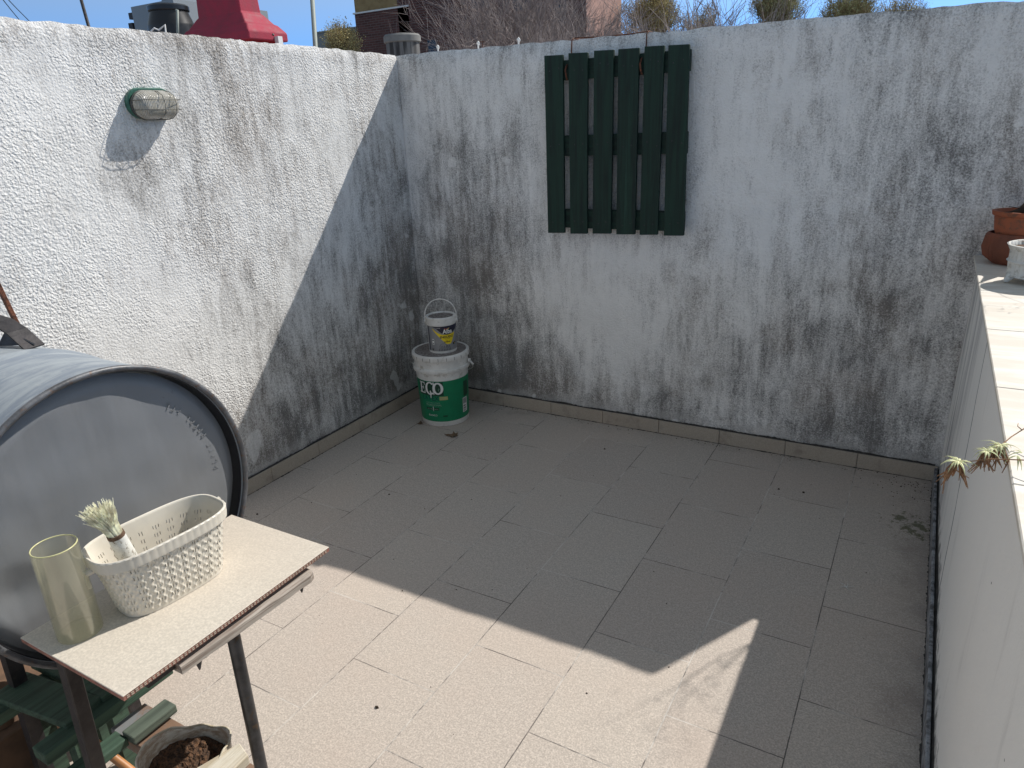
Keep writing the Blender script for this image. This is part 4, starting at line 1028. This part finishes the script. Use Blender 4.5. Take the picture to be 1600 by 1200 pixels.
# brown board and box at the lower left, broom handle
b = MB(); b.hexa([(.05, -2.90, 0), (.44, -2.90, 0), (.44, -2.30, 0), (.05, -2.30, 0)], [(.05, -2.90, .14), (.44, -2.90, .14), (.44, -2.30, .14), (.05, -2.30, .14)])  # box enlarged to cover sunlit floor and keep the gap under the drum dark
tag(b.build('wooden_box', M_CARD, loc=(.46, -2.74, 0), bevel=.003, seg=1), 'low dark brown wooden box on the floor at the lower left corner', 'box')
tp = Vector((.38, -2.66, .141)); b = MB(); b.lathe([(.030, 0), (.046, .07), (.052, .075), (.052, .09), (.047, .09), (.042, .075), (.030, .01)], tp, 36)
tag(b.build('brown_pot', M_CARD, loc=tp, smooth=35), 'small dark brown pot in the shade under the drum at the left edge', 'flower pot')
hA, hB = onz(152, 1163, .10), onz(215, 1212, .03)
b = MB(); b.tube([hA + (hA - hB) * 1.5, hA, hB], .0105, 14); tag(b.build('broom_handle', M_HANDLE, loc=hA, smooth=35), 'orange-brown varnished broom handle lying behind the table leg', 'handle')

# ------------------------------------------------------------------ POTS ON THE PARAPET
def oval_pot(name, c, L_, W_, prof, mat, label, n=64, fn=None):
    t = thing(name, label, 'flower pot', c); b = MB(); vs = []
    for (s_, z) in prof:
        for k in range(n):
            a = 2 * math.pi * k / n; r = s_ * (1 if fn is None else fn(k, s_, z)); vs.append(Vector(c) + Vector((L_ * r * math.cos(a), W_ * r * math.sin(a), z)))
    N = len(prof); b.add(vs, [(i * n + k, i * n + (k + 1) % n, (i + 1) * n + (k + 1) % n, (i + 1) * n + k) for i in range(N - 1) for k in range(n)] + [tuple(range(n))])
    b.build('pot', mat, t, smooth=35); return t
ribs = lambda k, s_, z: 1 + (.020 if (k % 2) else -.014) * (1 if .025 < z < .10 else 0)
lc = (2.575, -.125, HP + .001)
lp_ = oval_pot('ribbed_planter', lc, .125, .095, [(.72, 0), (.74, .0), (.98, .026), (1.04, .055), (1.0, .100), (.94, .108), (.90, .108), (.90, .09)], M_TERRAD, 'ribbed orange terracotta planter on the parapet against the end wall, lower of two stacked', 96, ribs)
b = MB(); b.lathe([(.001, .098), (.10, .098)], lc, 32); 
b = MB(); b.add([Vector(lc) + Vector((.110 * math.cos(t), .083 * math.sin(t), .100)) for t in [2 * math.pi * k / 32 for k in range(32)]], [tuple(range(32))]); b.build('soil', M_SOIL, lp_)
uc = (2.590, -.130, HP + .1035)
up = oval_pot('bonsai_pot', uc, .125, .085, [(.88, 0), (.90, 0), (.955, .018), (.96, .024), (1.0, .064), (1.06, .068), (1.08, .082), (1.0, .082), (.95, .06)], M_TERRA, 'smooth rectangular-rimmed orange bonsai pot stacked on the ribbed planter')
b = MB(); b.add([Vector(uc) + Vector((.119 * math.cos(t), .081 * math.sin(t), .070 + .004 * noise.noise(Vector((t * 3, 0, 0))))) for t in [2 * math.pi * k / 32 for k in range(32)]], [tuple(range(32))]); b.build('soil', M_SOIL, up)
# bonsai tree, mostly beyond the frame; its branches throw the soft shadow on the floor
bt = thing('bonsai_tree', 'small dark-barked bonsai tree rooted in the upper terracotta pot at the right edge', 'tree', (2.59, -.14, uc[2] + .07))
b = MB(); tb = Vector((2.57, -.15, uc[2] + .068))
trunk_ = [tb + Vector((-.075, -.005, .004)), tb + Vector((-.035, 0, .012)), tb + Vector((.0, 0, .045)), tb + Vector((.035, .01, .11)), tb + Vector((.06, .02, .22)), tb + Vector((.05, .03, .36)), tb + Vector((.07, .04, .52))]
trunk = trunk_
b.tube(trunk[:5], [.004, .012, .022, .018, .004], 12)
b.tube(trunk[4:], [.0022, .0016, .001], 6)
b.tube([tb + Vector((-.07, 0, .03)), tb + Vector((-.03, 0, .022)), tb + Vector((.0, 0, .02))], [.0012, .0015, .002], 5)
tips = []
for k in range(13):
    i = random.choice((4, 5, 6)); s0 = trunk[i]; d = Vector((random.gauss(.05, .13), random.gauss(0, .10), random.uniform(.10, .42)))
    if s0.x + d.x < 2.50: d.x = abs(d.x) * .5
    e = s0 + d; b.tube([s0, s0 + d * .5 + Vector((0, 0, .03)), e], [.0013, .001, .0006], 5); tips.append(e)
b.build('trunk', M_BARK, bt, smooth=True)
b = MB()
for e in tips:
    for _ in range(9):
        c = e + Vector((random.gauss(0, .034), random.gauss(0, .028), random.gauss(0, .025))); 
        if c.x < 2.50: c.x = 2.50 + (2.50 - c.x) * .5
        a = Vector((random.gauss(0, 1), random.gauss(0, 1), random.gauss(0, 1))).normalized(); q = a.orthogonal().normalized()
        b.add([c - a * .009, c + q * .0045, c + a * .009, c - q * .0045], [(0, 1, 2, 3)])
b.build('leaves', M_FOL, bt)
# white fluted footed pot
wc = (2.592, -.440, HP + .001); flut = lambda k, s_, z: 1 + (.022 if (k % 4 in (1, 2)) else -.012) * (1 if (.030 < z < .078 or .090 < z < .128) else 0)
wp = thing('white_flower_pot', 'white fluted round flower pot on little feet at the front of the parapet corner', 'flower pot', wc)
b = MB(); n = 128; prof = [(.060, .022), (.080, .022), (.088, .026), (.084, .034), (.086, .074), (.088, .078), (.093, .083), (.088, .088), (.086, .092), (.086, .120), (.096, .140), (.099, .146), (.094, .148), (.088, .143), (.082, .120)]
b.lathe([(r, z * .82) for r, z in prof], wc, n, lambda a, r, z: r * flut(int(round(a / (2 * math.pi) * n)), r, z / .82)); b.build('pot', M_WHITEPOT, wp, smooth=45)
for k in range(4):
    a = math.radians(180 + 20 + 90 * k); c = Vector(wc) + Vector((.080 * math.cos(a), .080 * math.sin(a), 0)); d = Vector((math.cos(a), math.sin(a), 0))
    b = MB(); b.tube([c - d * .012 + Vector((0, 0, .030)), c + d * .004 + Vector((0, 0, .020)), c + d * .012 + Vector((0, 0, .006)), c + d * .017 + Vector((0, 0, .005))], [.014, .013, .0075, .005], 12); b.build('foot', M_WHITEPOT, wp, smooth=True)
b = MB(); b.add([Vector(wc) + Vector((.084 * math.cos(t), .084 * math.sin(t), .107 + .004 * noise.noise(Vector((t * 3, 0, 0))))) for t in [2 * math.pi * k / 32 for k in range(32)]], [tuple(range(32))]); b.build('soil', M_SOIL, wp)
b = MB()
for _ in range(12):
    a = random.random() * 6.28; r = random.uniform(0, .06); c = Vector(wc) + Vector((r * math.cos(a), r * math.sin(a), .107)); b.tube([c, c + Vector((random.gauss(0, .008), random.gauss(0, .008), .014)), c + Vector((random.gauss(0, .016), random.gauss(0, .016), .02))], [.0014, .001, .0006], 4)
b.build('dead_twigs', M_LEAFDRY, wp)

# ------------------------------------------------------------------ TRAILING PLANT OVER THE PARAPET
sp0 = Vector((2.62, -1.78, HP + .001))
tpot = thing('trailing_plant', 'trailing plant with pale rosettes and dry roots hanging over the parapet cap', 'plant', sp0)
b = MB(); b.lathe([(.05, 0), (.075, .09), (.080, .095), (.080, .11), (.072, .11), (.066, .08)], sp0, 36); b.build('pot', M_TERRA, tpot, smooth=35)
def on_(px_, py_, X): return onx(px_, py_, X)
r1 = onz(1496, 722, .965); r2 = onz(1541, 706, .985); r3 = onz(1563, 697, .99)
s1 = onz(1603, 719, .99); s2 = onz(1603, 668, 1.00)
b = MB()
b.tube([sp0 + Vector((0, 0, .10)), s1 + Vector((.08, .02, .06)), s1, s1.lerp(r1, .5) + Vector((0, 0, .004)), r1 + Vector((.004, 0, 0))], [.0016, .0014, .0011, .001, .0008], 6)
b.tube([sp0 + Vector((0, 0, .10)), s2 + Vector((.08, .0, .06)), s2, r3 + (s2 - r3) * .4 + Vector((0, 0, .003)), r3, r2], [.0016, .0014, .0010, .0009, .0009, .0008], 6)
q = onz(1597, 672, 1.0); b.tube([q, onz(1590, 666, 1.004), onz(1591, 661, 1.006)], [.0009, .0007, .0004], 5)
b.build('stem', M_LEAFDRY, tpot, smooth=True)
def blade(b, c, d, ln, wd, droop):
    d = d.normalized(); sd_ = d.cross(Vector((0, 0, 1))).normalized(); vs = []; p = Vector(c); n = 7
    for i in range(n + 1):
        t = i / n; wv = wd * (1 - t) ** .6 * (.7 + .5 * math.sin(math.pi * min(1, t * 1.4)))
        vs += [p - sd_ * wv, p + Vector((0, 0, wv * .5)), p + sd_ * wv]
        d = (d + Vector((0, 0, -droop / n))).normalized(); p = p + d * ln / n
    b.add(vs, [(i * 3 + k, i * 3 + k + 1, i * 3 + k + 4, i * 3 + k + 3) for i in range(n) for k in range(2)])
b = MB(); rt = MB()
for c, n, sc_ in ((r1, 15, 1.3), (r2, 13, 1.05), (r3, 14, 1.15), (r2.lerp(r3, .5), 9, .9)):
    for k in range(n):
        a = 2 * math.pi * k / n + random.random() * .5; blade(b, c, Vector((math.cos(a), math.sin(a), random.uniform(.5, 1.2))), random.uniform(.020, .032) * sc_, .0020 * sc_, random.uniform(1.6, 2.8))
    for k in range(int(n * 1.2)):
        a = random.random() * 6.28; d = Vector((math.cos(a) * .5, math.sin(a) * .5, -1)); ln = random.uniform(.018, .042) * sc_; e = c + d.normalized() * ln
        rt.tube([c + Vector((math.cos(a), math.sin(a), 0)) * .004, c.lerp(e, .5) + Vector((random.gauss(0, .003), random.gauss(0, .003), 0)), e + Vector((random.gauss(0, .004), random.gauss(0, .004), 0))], [.0017, .0014, .0006], 5)
for q_ in (onz(1590, 712, .99), onz(1597, 708, .99)):
    for k in range(3): blade(b, q_, Vector((random.gauss(0, 1), random.gauss(0, 1), .3)), .03, .0018, 1.8)
b.build('rosette_leaves', M_LEAFG, tpot); rt.build('dry_roots', M_LEAFDRY, tpot, smooth=True)

# ------------------------------------------------------------------ SMALL THINGS ON TOP OF THE BACK WALL
def wtop(x): return 1.866 - .0135 * (x - XL)
labels = ['white hook peg on the end wall nearest the left corner', 'white hook peg on the end wall beside the small metal pin', 'white hook peg on the end wall nearest the green pallet']
for (px_, py_), lab in zip(((684, 74), (747, 67), (810, 61)), labels):
    q = ony(px_, py_, .09); z0_ = wtop(q.x) - .004
    t = thing('hook_peg', lab, 'hook', (q.x, .09, z0_), 'white hook pegs along the wall top')
    b = MB(); b.tube([(q.x, .09, z0_), (q.x, .09, z0_ + .022), (q.x - .004, .088, z0_ + .034), (q.x + .003, .086, z0_ + .038), (q.x + .009, .085, z0_ + .030), (q.x + .009, .085, z0_ + .022)], [.004, .004, .0042, .0042, .004, .003], 10)
    b.build('hook', M_WHITE, t, smooth=True)
q = ony(754, 66, .09); z0_ = wtop(q.x) - .004; b = MB(); b.tube([(q.x, .09, z0_), (q.x, .09, z0_ + .036)], .0018, 6); b.bar((q.x - .012, .09, z0_ + .037), (q.x + .010, .09, z0_ + .036), .004, .004)
tag(b.build('metal_pin', M_RUST, loc=(q.x, .09, z0_)), 'thin rusty T-shaped pin standing on the end wall between two pegs', 'pin')
# thin rope along wall top near the pallet
b = MB(); b.tube([(.768, .02, wtop(.768) + .006), (.90, .035, wtop(.9) + .002), (1.05, .03, wtop(1.05) + .003), (1.119, .02, wtop(1.119) + .006)], .0028, 6)
tag(b.build('rusty_wire', M_RUST, loc=(.95, .03, 1.85), smooth=True), 'rusty wire lying along the wall top above the green pallet', 'wire')
# concrete flue right behind the corner
fq = ony(630, 78, .62); fb = Vector((fq.x, .62, 0))
fl = thing('concrete_flue', 'round stained concrete flue with a lid just behind the wall corner', 'flue', (fb.x, fb.y, .8))
rad = (ony(653, 70, .62) - ony(607, 70, .62)).length / 2; zt = ony(630, 53, .62).z
b = MB(); b.lathe([(rad * .90, .8), (rad * .90, zt - .045)], (fb.x, fb.y, 0), 40); b.build('flue_pipe', M_CONC, fl, smooth=35)
b = MB(); b.lathe([(rad * .93, zt - .05), (rad, zt - .045), (rad * 1.0, zt - .014), (rad * .92, zt - .004), (rad * .5, zt + .002)], (fb.x, fb.y, 0), 40); b.build('flue_lid', M_FLUELID, fl, smooth=35)

# ------------------------------------------------------------------ NEIGHBOUR'S ROOF (left) AND WHAT STANDS ON IT
b = MB(); b.box((-14, -7, -6), (-.50, .19, .8)); b.box((-14, .19, -6), (-.25, 9, .8)); b.f = b.f
tag(b.build('neighbour_house', M_NROOF, loc=(-7, 1, -6)), 'flat-roofed neighbouring house beyond the sunny stucco wall', 'house')

# red chimney hood: corner nearest to us at pixel (388,50)
d7 = 7.0; near = atd(388, 50, d7); ch = thing('chimney_hood', 'dark red plastered chimney hood with flared skirt rising behind the sunny wall', 'chimney', (near.x - .3, near.y + .3, .8))
w_x = near.x - onz(277, 50, near.z).x; 
lft = ony(277, 50, near.y); rgt = onx(449, 52, near.x)
WX = near.x - lft.x; WY = rgt.y - near.y; z1_ = near.z
cx_, cy_ = near.x - WX / 2, near.y + WY / 2
def ring4(fx, fy, z): return [(cx_ - WX / 2 * fx, cy_ - WY / 2 * fy, z), (cx_ + WX / 2 * fx, cy_ - WY / 2 * fy, z), (cx_ + WX / 2 * fx, cy_ + WY / 2 * fy, z), (cx_ - WX / 2 * fx, cy_ + WY / 2 * fy, z)]
ppm = FPX / d7
b = MB(); rings = [(1, 1, z1_ - .060), (1.0, 1.0, z1_ + .02), (.88, .80, z1_ + .095), (.82, .76, z1_ + .105), (.66, .55, z1_ + .20), (.61, .52, z1_ + .215), (.54, .44, z1_ + .9)]
allv = []; 
for fx, fy, z in rings: allv += ring4(fx, fy, z)
b.add(allv, [(0, 3, 2, 1), tuple(range(24, 28))] + [(i * 4 + k, i * 4 + (k + 1) % 4, (i + 1) * 4 + (k + 1) % 4, (i + 1) * 4 + k) for i in range(6) for k in range(4)])
b.build('hood', M_RED, ch, bevel=.012, seg=2)
b = MB(); b.hexa(ring4(.86, .84, .8), ring4(.86, .84, z1_ - .061)); b.build('chimney_body', M_REDD, ch)
e1_, e2_ = onx(402, 38, near.x + .005), onx(428, 55, near.x + .07); b = MB(); b.tube([e2_, e2_ + (e1_ - e2_) * .1], .012, 6); b.build('bracket', M_BLACKST, ch)
b = MB(); q = onx(435, 62, near.x + .02); b.box((q.x - .02, q.y - .03, .8), (q.x + .03, q.y + .03, q.z + .03)); b.build('white_post', M_WHITE, ch)

# black water tank on a plinth
d_ = 15.5; tc_ = atd(266, 30, d_); ppm = FPX / d_; r_ = 35 / ppm
tk = thing('water_tank', 'black plastic rooftop water tank with a shouldered neck on a far roof', 'water tank', (tc_.x, tc_.y, tc_.z - 1.2))
zt = tc_.z + 19 / ppm
b = MB(); b.lathe([(r_ * .97, zt - 1.5), (r_, zt - 1.4), (r_, zt - .42), (r_ * .98, zt - .38), (r_ * .82, zt - .16), (r_ * .80, zt - .10)], (tc_.x, tc_.y, 0), 48); b.build('tank_body', M_TANK, tk, smooth=30)
b = MB(); b.lathe([(r_ * .84, zt - .13), (r_ * .87, zt - .11), (r_ * .87, zt - .03), (r_ * .8, zt)], (tc_.x, tc_.y, 0), 48); b.build('tank_lid', M_TANK, tk, smooth=30)
b = MB(); b.box((tc_.x - .6, tc_.y - .6, .8), (tc_.x + .6, tc_.y + .6, zt - 1.5)); b.build('plinth', M_GREYB2, tk)
pA, pB = atd(277, 16, d_ - .9), atd(278, 70, d_ - .9); b = MB(); b.tube([pA + Vector((-.03, 0, 0)), pA, pB], .028, 8); b.build('overflow_pipe', M_POLE, tk, smooth=True)
pts = [atd(x, y, d_ - 1.0) for x, y in ((236, 49), (241, 44), (248, 47), (258, 39), (259, 52))]
b = MB(); b.tube([p_ for p_ in pts], .018, 6); b.tube([pts[0], pts[0] - Vector((0, 0, 2))], .012, 6)
tag(b.build('white_railing', M_WHITE, loc=pts[0]), 'bent white metal railing in front of the black water tank', 'railing')
# grey rooftop shaft behind
sh = thing('rooftop_shaft', 'pale grey rendered rooftop shaft rising behind the black water tank', 'tower', (atd(240, 40, 24).x, atd(240, 40, 24).y, -6))
Ys = atd(240, 40, 24).y
a1, a2, a3, a4 = ony(204, 10, Ys), ony(234, 40, Ys), ony(236, -20, Ys), ony(274, 20, Ys)
b = MB(); b.box((a1.x, Ys, -6), (a4.x, Ys + 4, a1.z - .02)); b.build('wall', M_GREYB, sh)
b = MB(); b.box((a3.x, Ys + .3, a1.z - .019), (ony(262, 10, Ys).x, Ys + 3, a1.z + 1.6)); b.build('upper_wall', M_GREYB, sh)
b = MB()
for yy in (24, 40): q = ony(203, yy, Ys); b.box((q.x - .22, Ys + .1, q.z - .10), (q.x - .001, Ys + .4, q.z + .10))
b.build('bracket', M_BLACKST, sh)

def pole(name, p_top, p_bot, d_, r0, r1, label, mat=M_POLE):
    a, c = atd(*p_top, d_), atd(*p_bot, d_); dr = (c - a).normalized(); c = c + dr * ((.8 - c.z) / dr.z if c.z > .8 else 0)
    b = MB(); b.tube([a, c], [r0, r1], 10); return tag(b.build(name, mat, loc=c, smooth=True), label, 'pole')
pole('utility_pole', (110, -60), (137, 36), 12, .026, .03, 'thin dark leaning pole against the blue sky above the sunny wall', M_BLACKST)
pole('utility_pole', (484, -60), (493, 76), 9.0, .026, .036, 'grey-green upright pole between the red chimney and the brick building')
for (a, c), lab in ((((14, -8), (42, 26)), 'overhead cable crossing the sky at the far left corner, left of two'), (((26, -8), (62, 28)), 'overhead cable crossing the sky at the far left corner, right of two')):
    p1, p2 = atd(*a, 14), atd(*c, 16); dr = (p2 - p1); b = MB(); ps = [p1 - dr * 3 + dr * 8 * t + Vector((0, 0, -.35 * math.sin(math.pi * t))) for t in [k / 14 for k in range(15)]]
    b.tube(ps, .008, 5); tag(b.build('overhead_cable', M_CABLE, loc=p1), lab, 'cable', 'overhead cables at the left')

# ------------------------------------------------------------------ BRICK BUILDING
YB = 18.0
bb = thing('brick_building', 'dark red brick building with tan upper band and balcony behind the bare trees', 'building', (-11, 20, -6))
X0 = ony(556, 40, YB).x; X1 = ony(640, 40, YB).x; zb = ony(600, 16, YB).z; X2 = ony(667, 40, YB + 1.6).x; X3 = ony(915, 40, YB).x
b = MB(); b.box((X0, YB, -6), (X1, YB + 6, zb)); b.box((X2, YB + .0, -6), (X3, YB + 2.77, 9.5)); b.box((X1 + .01, YB + 2.8, -6), (X2 - .01, YB + 6, 9.5))
b.build('wall', M_BRICK, bb)
b = MB(); b.box((X0 + .02, YB + .02, zb + .05), (X1 - .02, YB + 5.9, zb + 2.6)); b.build('upper_band', M_TAN, bb)
b = MB(); b.box((X0 - .04, YB - .05, zb + .001), (X1 + .05, YB + 6, zb + .048)); b.build('string_course', M_WHITE, bb)
b = MB(); q = ony(551, 50, YB); b.box((q.x, YB + .02, ony(551, 65, YB).z), (X0 - .001, YB + 2, ony(551, 50, YB).z)); b.build('side_block', M_BRICK, bb)
b = MB(); 
for dz in (.15, .38): b.bar((q.x + .02, YB + .3, q.z + dz), (X0, YB + .3, q.z + dz), .02, .02)
b.bar((q.x + .02, YB + .3, q.z), (q.x + .02, YB + .3, q.z + .4), .02, .02); b.build('railing', M_WHITE, bb)
zc = ony(640, 55, YB).z
b = MB(); b.box((X1 + .02, YB + .3, zc - .12), (X2 - .02, YB + 2.79, zc)); b.build('balcony_slab', M_GREYB2, bb)
b = MB(); b.bar((X1 + .02, YB + .35, zc + .42), (X2, YB + .35, zc + .42), .03, .03); b.bar((X1 + .45, YB + .35, zc), (X1 + .45, YB + .35, zc + .42), .03, .03); b.build('balcony_rail', M_BLACKST, bb)
for i, (px0, px1, py0, py1) in enumerate(((668, 684, 63, 90), (735, 765, -30, 10), (800, 830, -30, 14), (865, 885, -30, 40))):
    pA, pB = ony(px0, py0, YB), ony(px1, py1, YB); b = MB(); b.box((pA.x, YB - .012, pB.z), (pB.x, YB + .01, pA.z)); b.build('window', M_DARKWIN, bb)
b = MB(); pA = onx(916, 10, X3); b.box((X3 + .001, YB + .02, -6), (X3 + .02, YB + 2.75, 9.4)); b.build('side_wall', M_SUNBRICK, bb)  # sheet over the side facing the sun, in the sunlit brick colour
# lower grey building on the left of it
gb = thing('grey_building', 'low plain grey building between the pole and the brick building', 'building', (-22, 22, -6))
pA, pB = ony(494, 52, 24), ony(556, 44, 24); b = MB(); b.box((pA.x - .1, 24, -6), (pB.x + 3, 30, pB.z + .0)); b.build('wall', M_GREYB2, gb)
b = MB(); q = ony(516, 49, 24); b.box((q.x - .1, 24.2, q.z - .02), (q.x + .1, 24.5, q.z + .13)); b.box((pA.x - .14, 23.95, pB.z + .001), (pB.x + 3, 24.2, pB.z + .06)); b.build('coping', M_GREYB2, gb)

# ------------------------------------------------------------------ TREES
def make_tree(name, base, height, label, seed, twig_mat, leaf_mat=None, levels=5, spread=.5, leaf_n=0, leaf_s=.05, r0=.12, kids=5, up=.35, group=None, crown=.45):
    rnd = random.Random(seed); root = thing(name, label, 'tree', base, group); tb_, tw, lf = MB(), MB(), MB()
    base = Vector(base)
    def grow(p, d, ln, r, lev):
        steps = 3; pts = [p]; rs = [r]; q = p.copy()
        for i in range(steps):
            d = (d + Vector((rnd.gauss(0, .14), rnd.gauss(0, .14), rnd.gauss(0, .10) + up * .12))).normalized(); q = q + d * ln / steps
            pts.append(q.copy()); rs.append(r * (1 - .55 * (i + 1) / steps))
        (tb_ if lev >= levels - 1 else tw).tube(pts, rs, 8 if lev >= levels - 1 else (5 if lev > 1 else 3), cap=False)
        if lev == 0:
            if leaf_n:
                for _ in range(leaf_n):
                    t = rnd.random(); c = pts[1].lerp(pts[-1], t) + Vector((rnd.gauss(0, 1), rnd.gauss(0, 1), rnd.gauss(0, 1))) * leaf_s * .8
                    a = Vector((rnd.gauss(0, 1), rnd.gauss(0, 1), rnd.gauss(0, 1))).normalized(); o_ = a.orthogonal().normalized()
                    s_ = leaf_s * rnd.uniform(.6, 1.2); lf.add([c - a * s_, c + o_ * s_ * .45, c + a * s_, c - o_ * s_ * .45], [(0, 1, 2, 3)])
            return
        n = kids + rnd.choice((-1, 0, 0, 1))
        for k in range(n):
            t = rnd.uniform(.35, 1.0); i = min(2, int(t * 3)); pt = pts[i].lerp(pts[i + 1], t * 3 - i)
            a = rnd.random() * 6.283; o1 = d.orthogonal().normalized(); o2 = d.cross(o1); sp = spread * rnd.uniform(.6, 1.5)
            nd = (d + (o1 * math.cos(a) + o2 * math.sin(a)) * sp).normalized()
            grow(pt, nd, ln * rnd.uniform(.55, .80), max(.004, r * .42), lev - 1)
    grow(base, Vector((0, 0, 1)), height * crown, r0, levels)
    tb_.build('trunk', M_BARK if leaf_mat else M_TWIG, root, smooth=True)
    cr = tw.build('branches', twig_mat, root)
    if leaf_n: lf.build('crown', leaf_mat, root)
    return root
def gp_(px_, dist): # ground point under a pixel column
    d = ray(px_, 60); d = Vector((d.x, d.y, 0)).normalized() * dist; return (CAM.x + d.x, CAM.y + d.y, -6)
# bare trees in front of the brick building
make_tree('bare_tree', gp_(735, 14.5), 12.0, 'leafless grey-brown tree in front of the brick building, nearest the concrete flue', 11, M_TWIG, None, 6, .62, r0=.13, kids=5, up=.5, group='bare street trees', crown=.34)
make_tree('bare_tree', gp_(880, 14.0), 12.0, 'leafless grey-brown tree right behind the wires of the green pallet', 23, M_TWIG, None, 6, .62, r0=.13, kids=5, up=.5, group='bare street trees', crown=.34)
make_tree('bare_tree', gp_(815, 16.0), 12.5, 'leafless brownish tree between the other bare trees, above the hook pegs', 57, M_TWIG, None, 6, .6, r0=.13, kids=5, up=.5, group='bare street trees', crown=.34)
make_tree('bare_tree', gp_(955, 17.0), 12.5, 'leafless dark tree beside the sunlit pink brick side wall', 31, M_TWIG, None, 6, .55, r0=.13, kids=5, up=.6, group='bare street trees', crown=.34)
def small_tree(px_, D, half, ytop, seed, leaf_mat, label, dens=1.0):
    """young tree: straight trunk, upswept limbs and leaf clumps kept to its own crown"""
    rnd = random.Random(seed); rx = half * D / FPX; rz = rx * 1.35; topz = atd(px_, ytop, D).z; c = atd(px_, ytop, D); cc = Vector((c.x, c.y, topz - rz))
    root = thing('budding_tree', label, 'tree', (c.x, c.y, -6), 'budding trees beyond the wall'); tk_, tw, lf = MB(), MB(), MB()
    tk_.tube([(c.x, c.y, -6), (c.x + .1, c.y, -2), (c.x - .05, c.y, cc.z - rz * .8), (c.x, c.y, cc.z + rz * .3)], [.13, .10, .07, .03], 8)
    def inside(p): return ((p.x - cc.x) / rx) ** 2 + ((p.y - cc.y) / rx) ** 2 + ((p.z - cc.z) / rz) ** 2
    clump = [Vector((rnd.uniform(-1, 1) * rx * .8, rnd.uniform(-1, 1) * rx * .8, rnd.uniform(-.8, .9) * rz)) + cc for _ in range(22)]
    for i in range(int(190 * dens)):
        t = rnd.uniform(-.8, .35); st = Vector((c.x, c.y, cc.z + rz * t)); a = rnd.random() * 6.283
        rr = rx * math.sqrt(rnd.random()) * 1.02; end = cc + Vector((rr * math.cos(a), rr * math.sin(a), 0)); end.z = cc.z + rz * min(1.05, max(t + .15, (1 - (rr / rx) ** 2) ** .5 * rnd.uniform(.5, 1.08) if rr < rx else .1))
        mid = st.lerp(end, .45) + Vector((0, 0, -.10 * rz)) + Vector((rnd.gauss(0, .08), rnd.gauss(0, .08), 0)); tw.tube([st, mid, end], [.018, .011, .005], 4, cap=False)
        for k in range(11):
            u = rnd.uniform(.25, 1.0); p0 = (st.lerp(mid, u * 2) if u < .5 else mid.lerp(end, u * 2 - 1))
            q = p0 + Vector((rnd.gauss(0, .16), rnd.gauss(0, .16), rnd.uniform(.05, .42))) * (rx / 1.0) * .55
            if inside(q) > 1.35 + rnd.gauss(0, .25): continue
            tw.tube([p0, p0.lerp(q, .5) + Vector((0, 0, -.02)), q], [.006, .0045, .003], 3, cap=False)
            nb = min((q - cl).length for cl in clump); nl = int((10 if nb < rx * .4 else 7) * dens)
            for _ in range(nl):
                cp = p0.lerp(q, rnd.uniform(.3, 1.2)) + Vector((rnd.gauss(0, .08), rnd.gauss(0, .08), rnd.gauss(0, .08)))
                d = Vector((rnd.gauss(0, 1), rnd.gauss(0, 1), rnd.gauss(0, 1))).normalized(); o_ = d.orthogonal().normalized(); z_ = rnd.uniform(.012, .028)
                lf.add([cp - d * z_, cp + o_ * z_ * .5, cp + d * z_, cp - o_ * z_ * .5], [(0, 1, 2, 3)])
    tk_.build('trunk', M_BARK, root, smooth=True); tw.build('branches', M_TWIGY, root); lf.build('crown', leaf_mat, root)
for a_ in ((1022, 22, 52, -30, 41, M_NEWLEAF, 'ochre budding tree rising right of the bare trees', 1.2), (1094, 25, 40, 3, 42, M_OLIVE, 'thin pale budding tree ending beside the gap of blue sky', .6),
           (1218, 22, 45, -38, 43, M_OLIVE, 'olive-green young tree standing alone between two gaps of sky', 1.2), (1335, 24, 50, -34, 44, M_OLIVE, 'olive-leaved tree at the left of the far right group', 1.2),
           (1412, 23, 52, -14, 45, M_NEWLEAF, 'yellowish tree furthest right above the stucco wall', 1.2), (532, 19, 30, 34, 46, M_NEWLEAF, 'small yellow-green tree in front of the low grey building', .7)): small_tree(*a_)
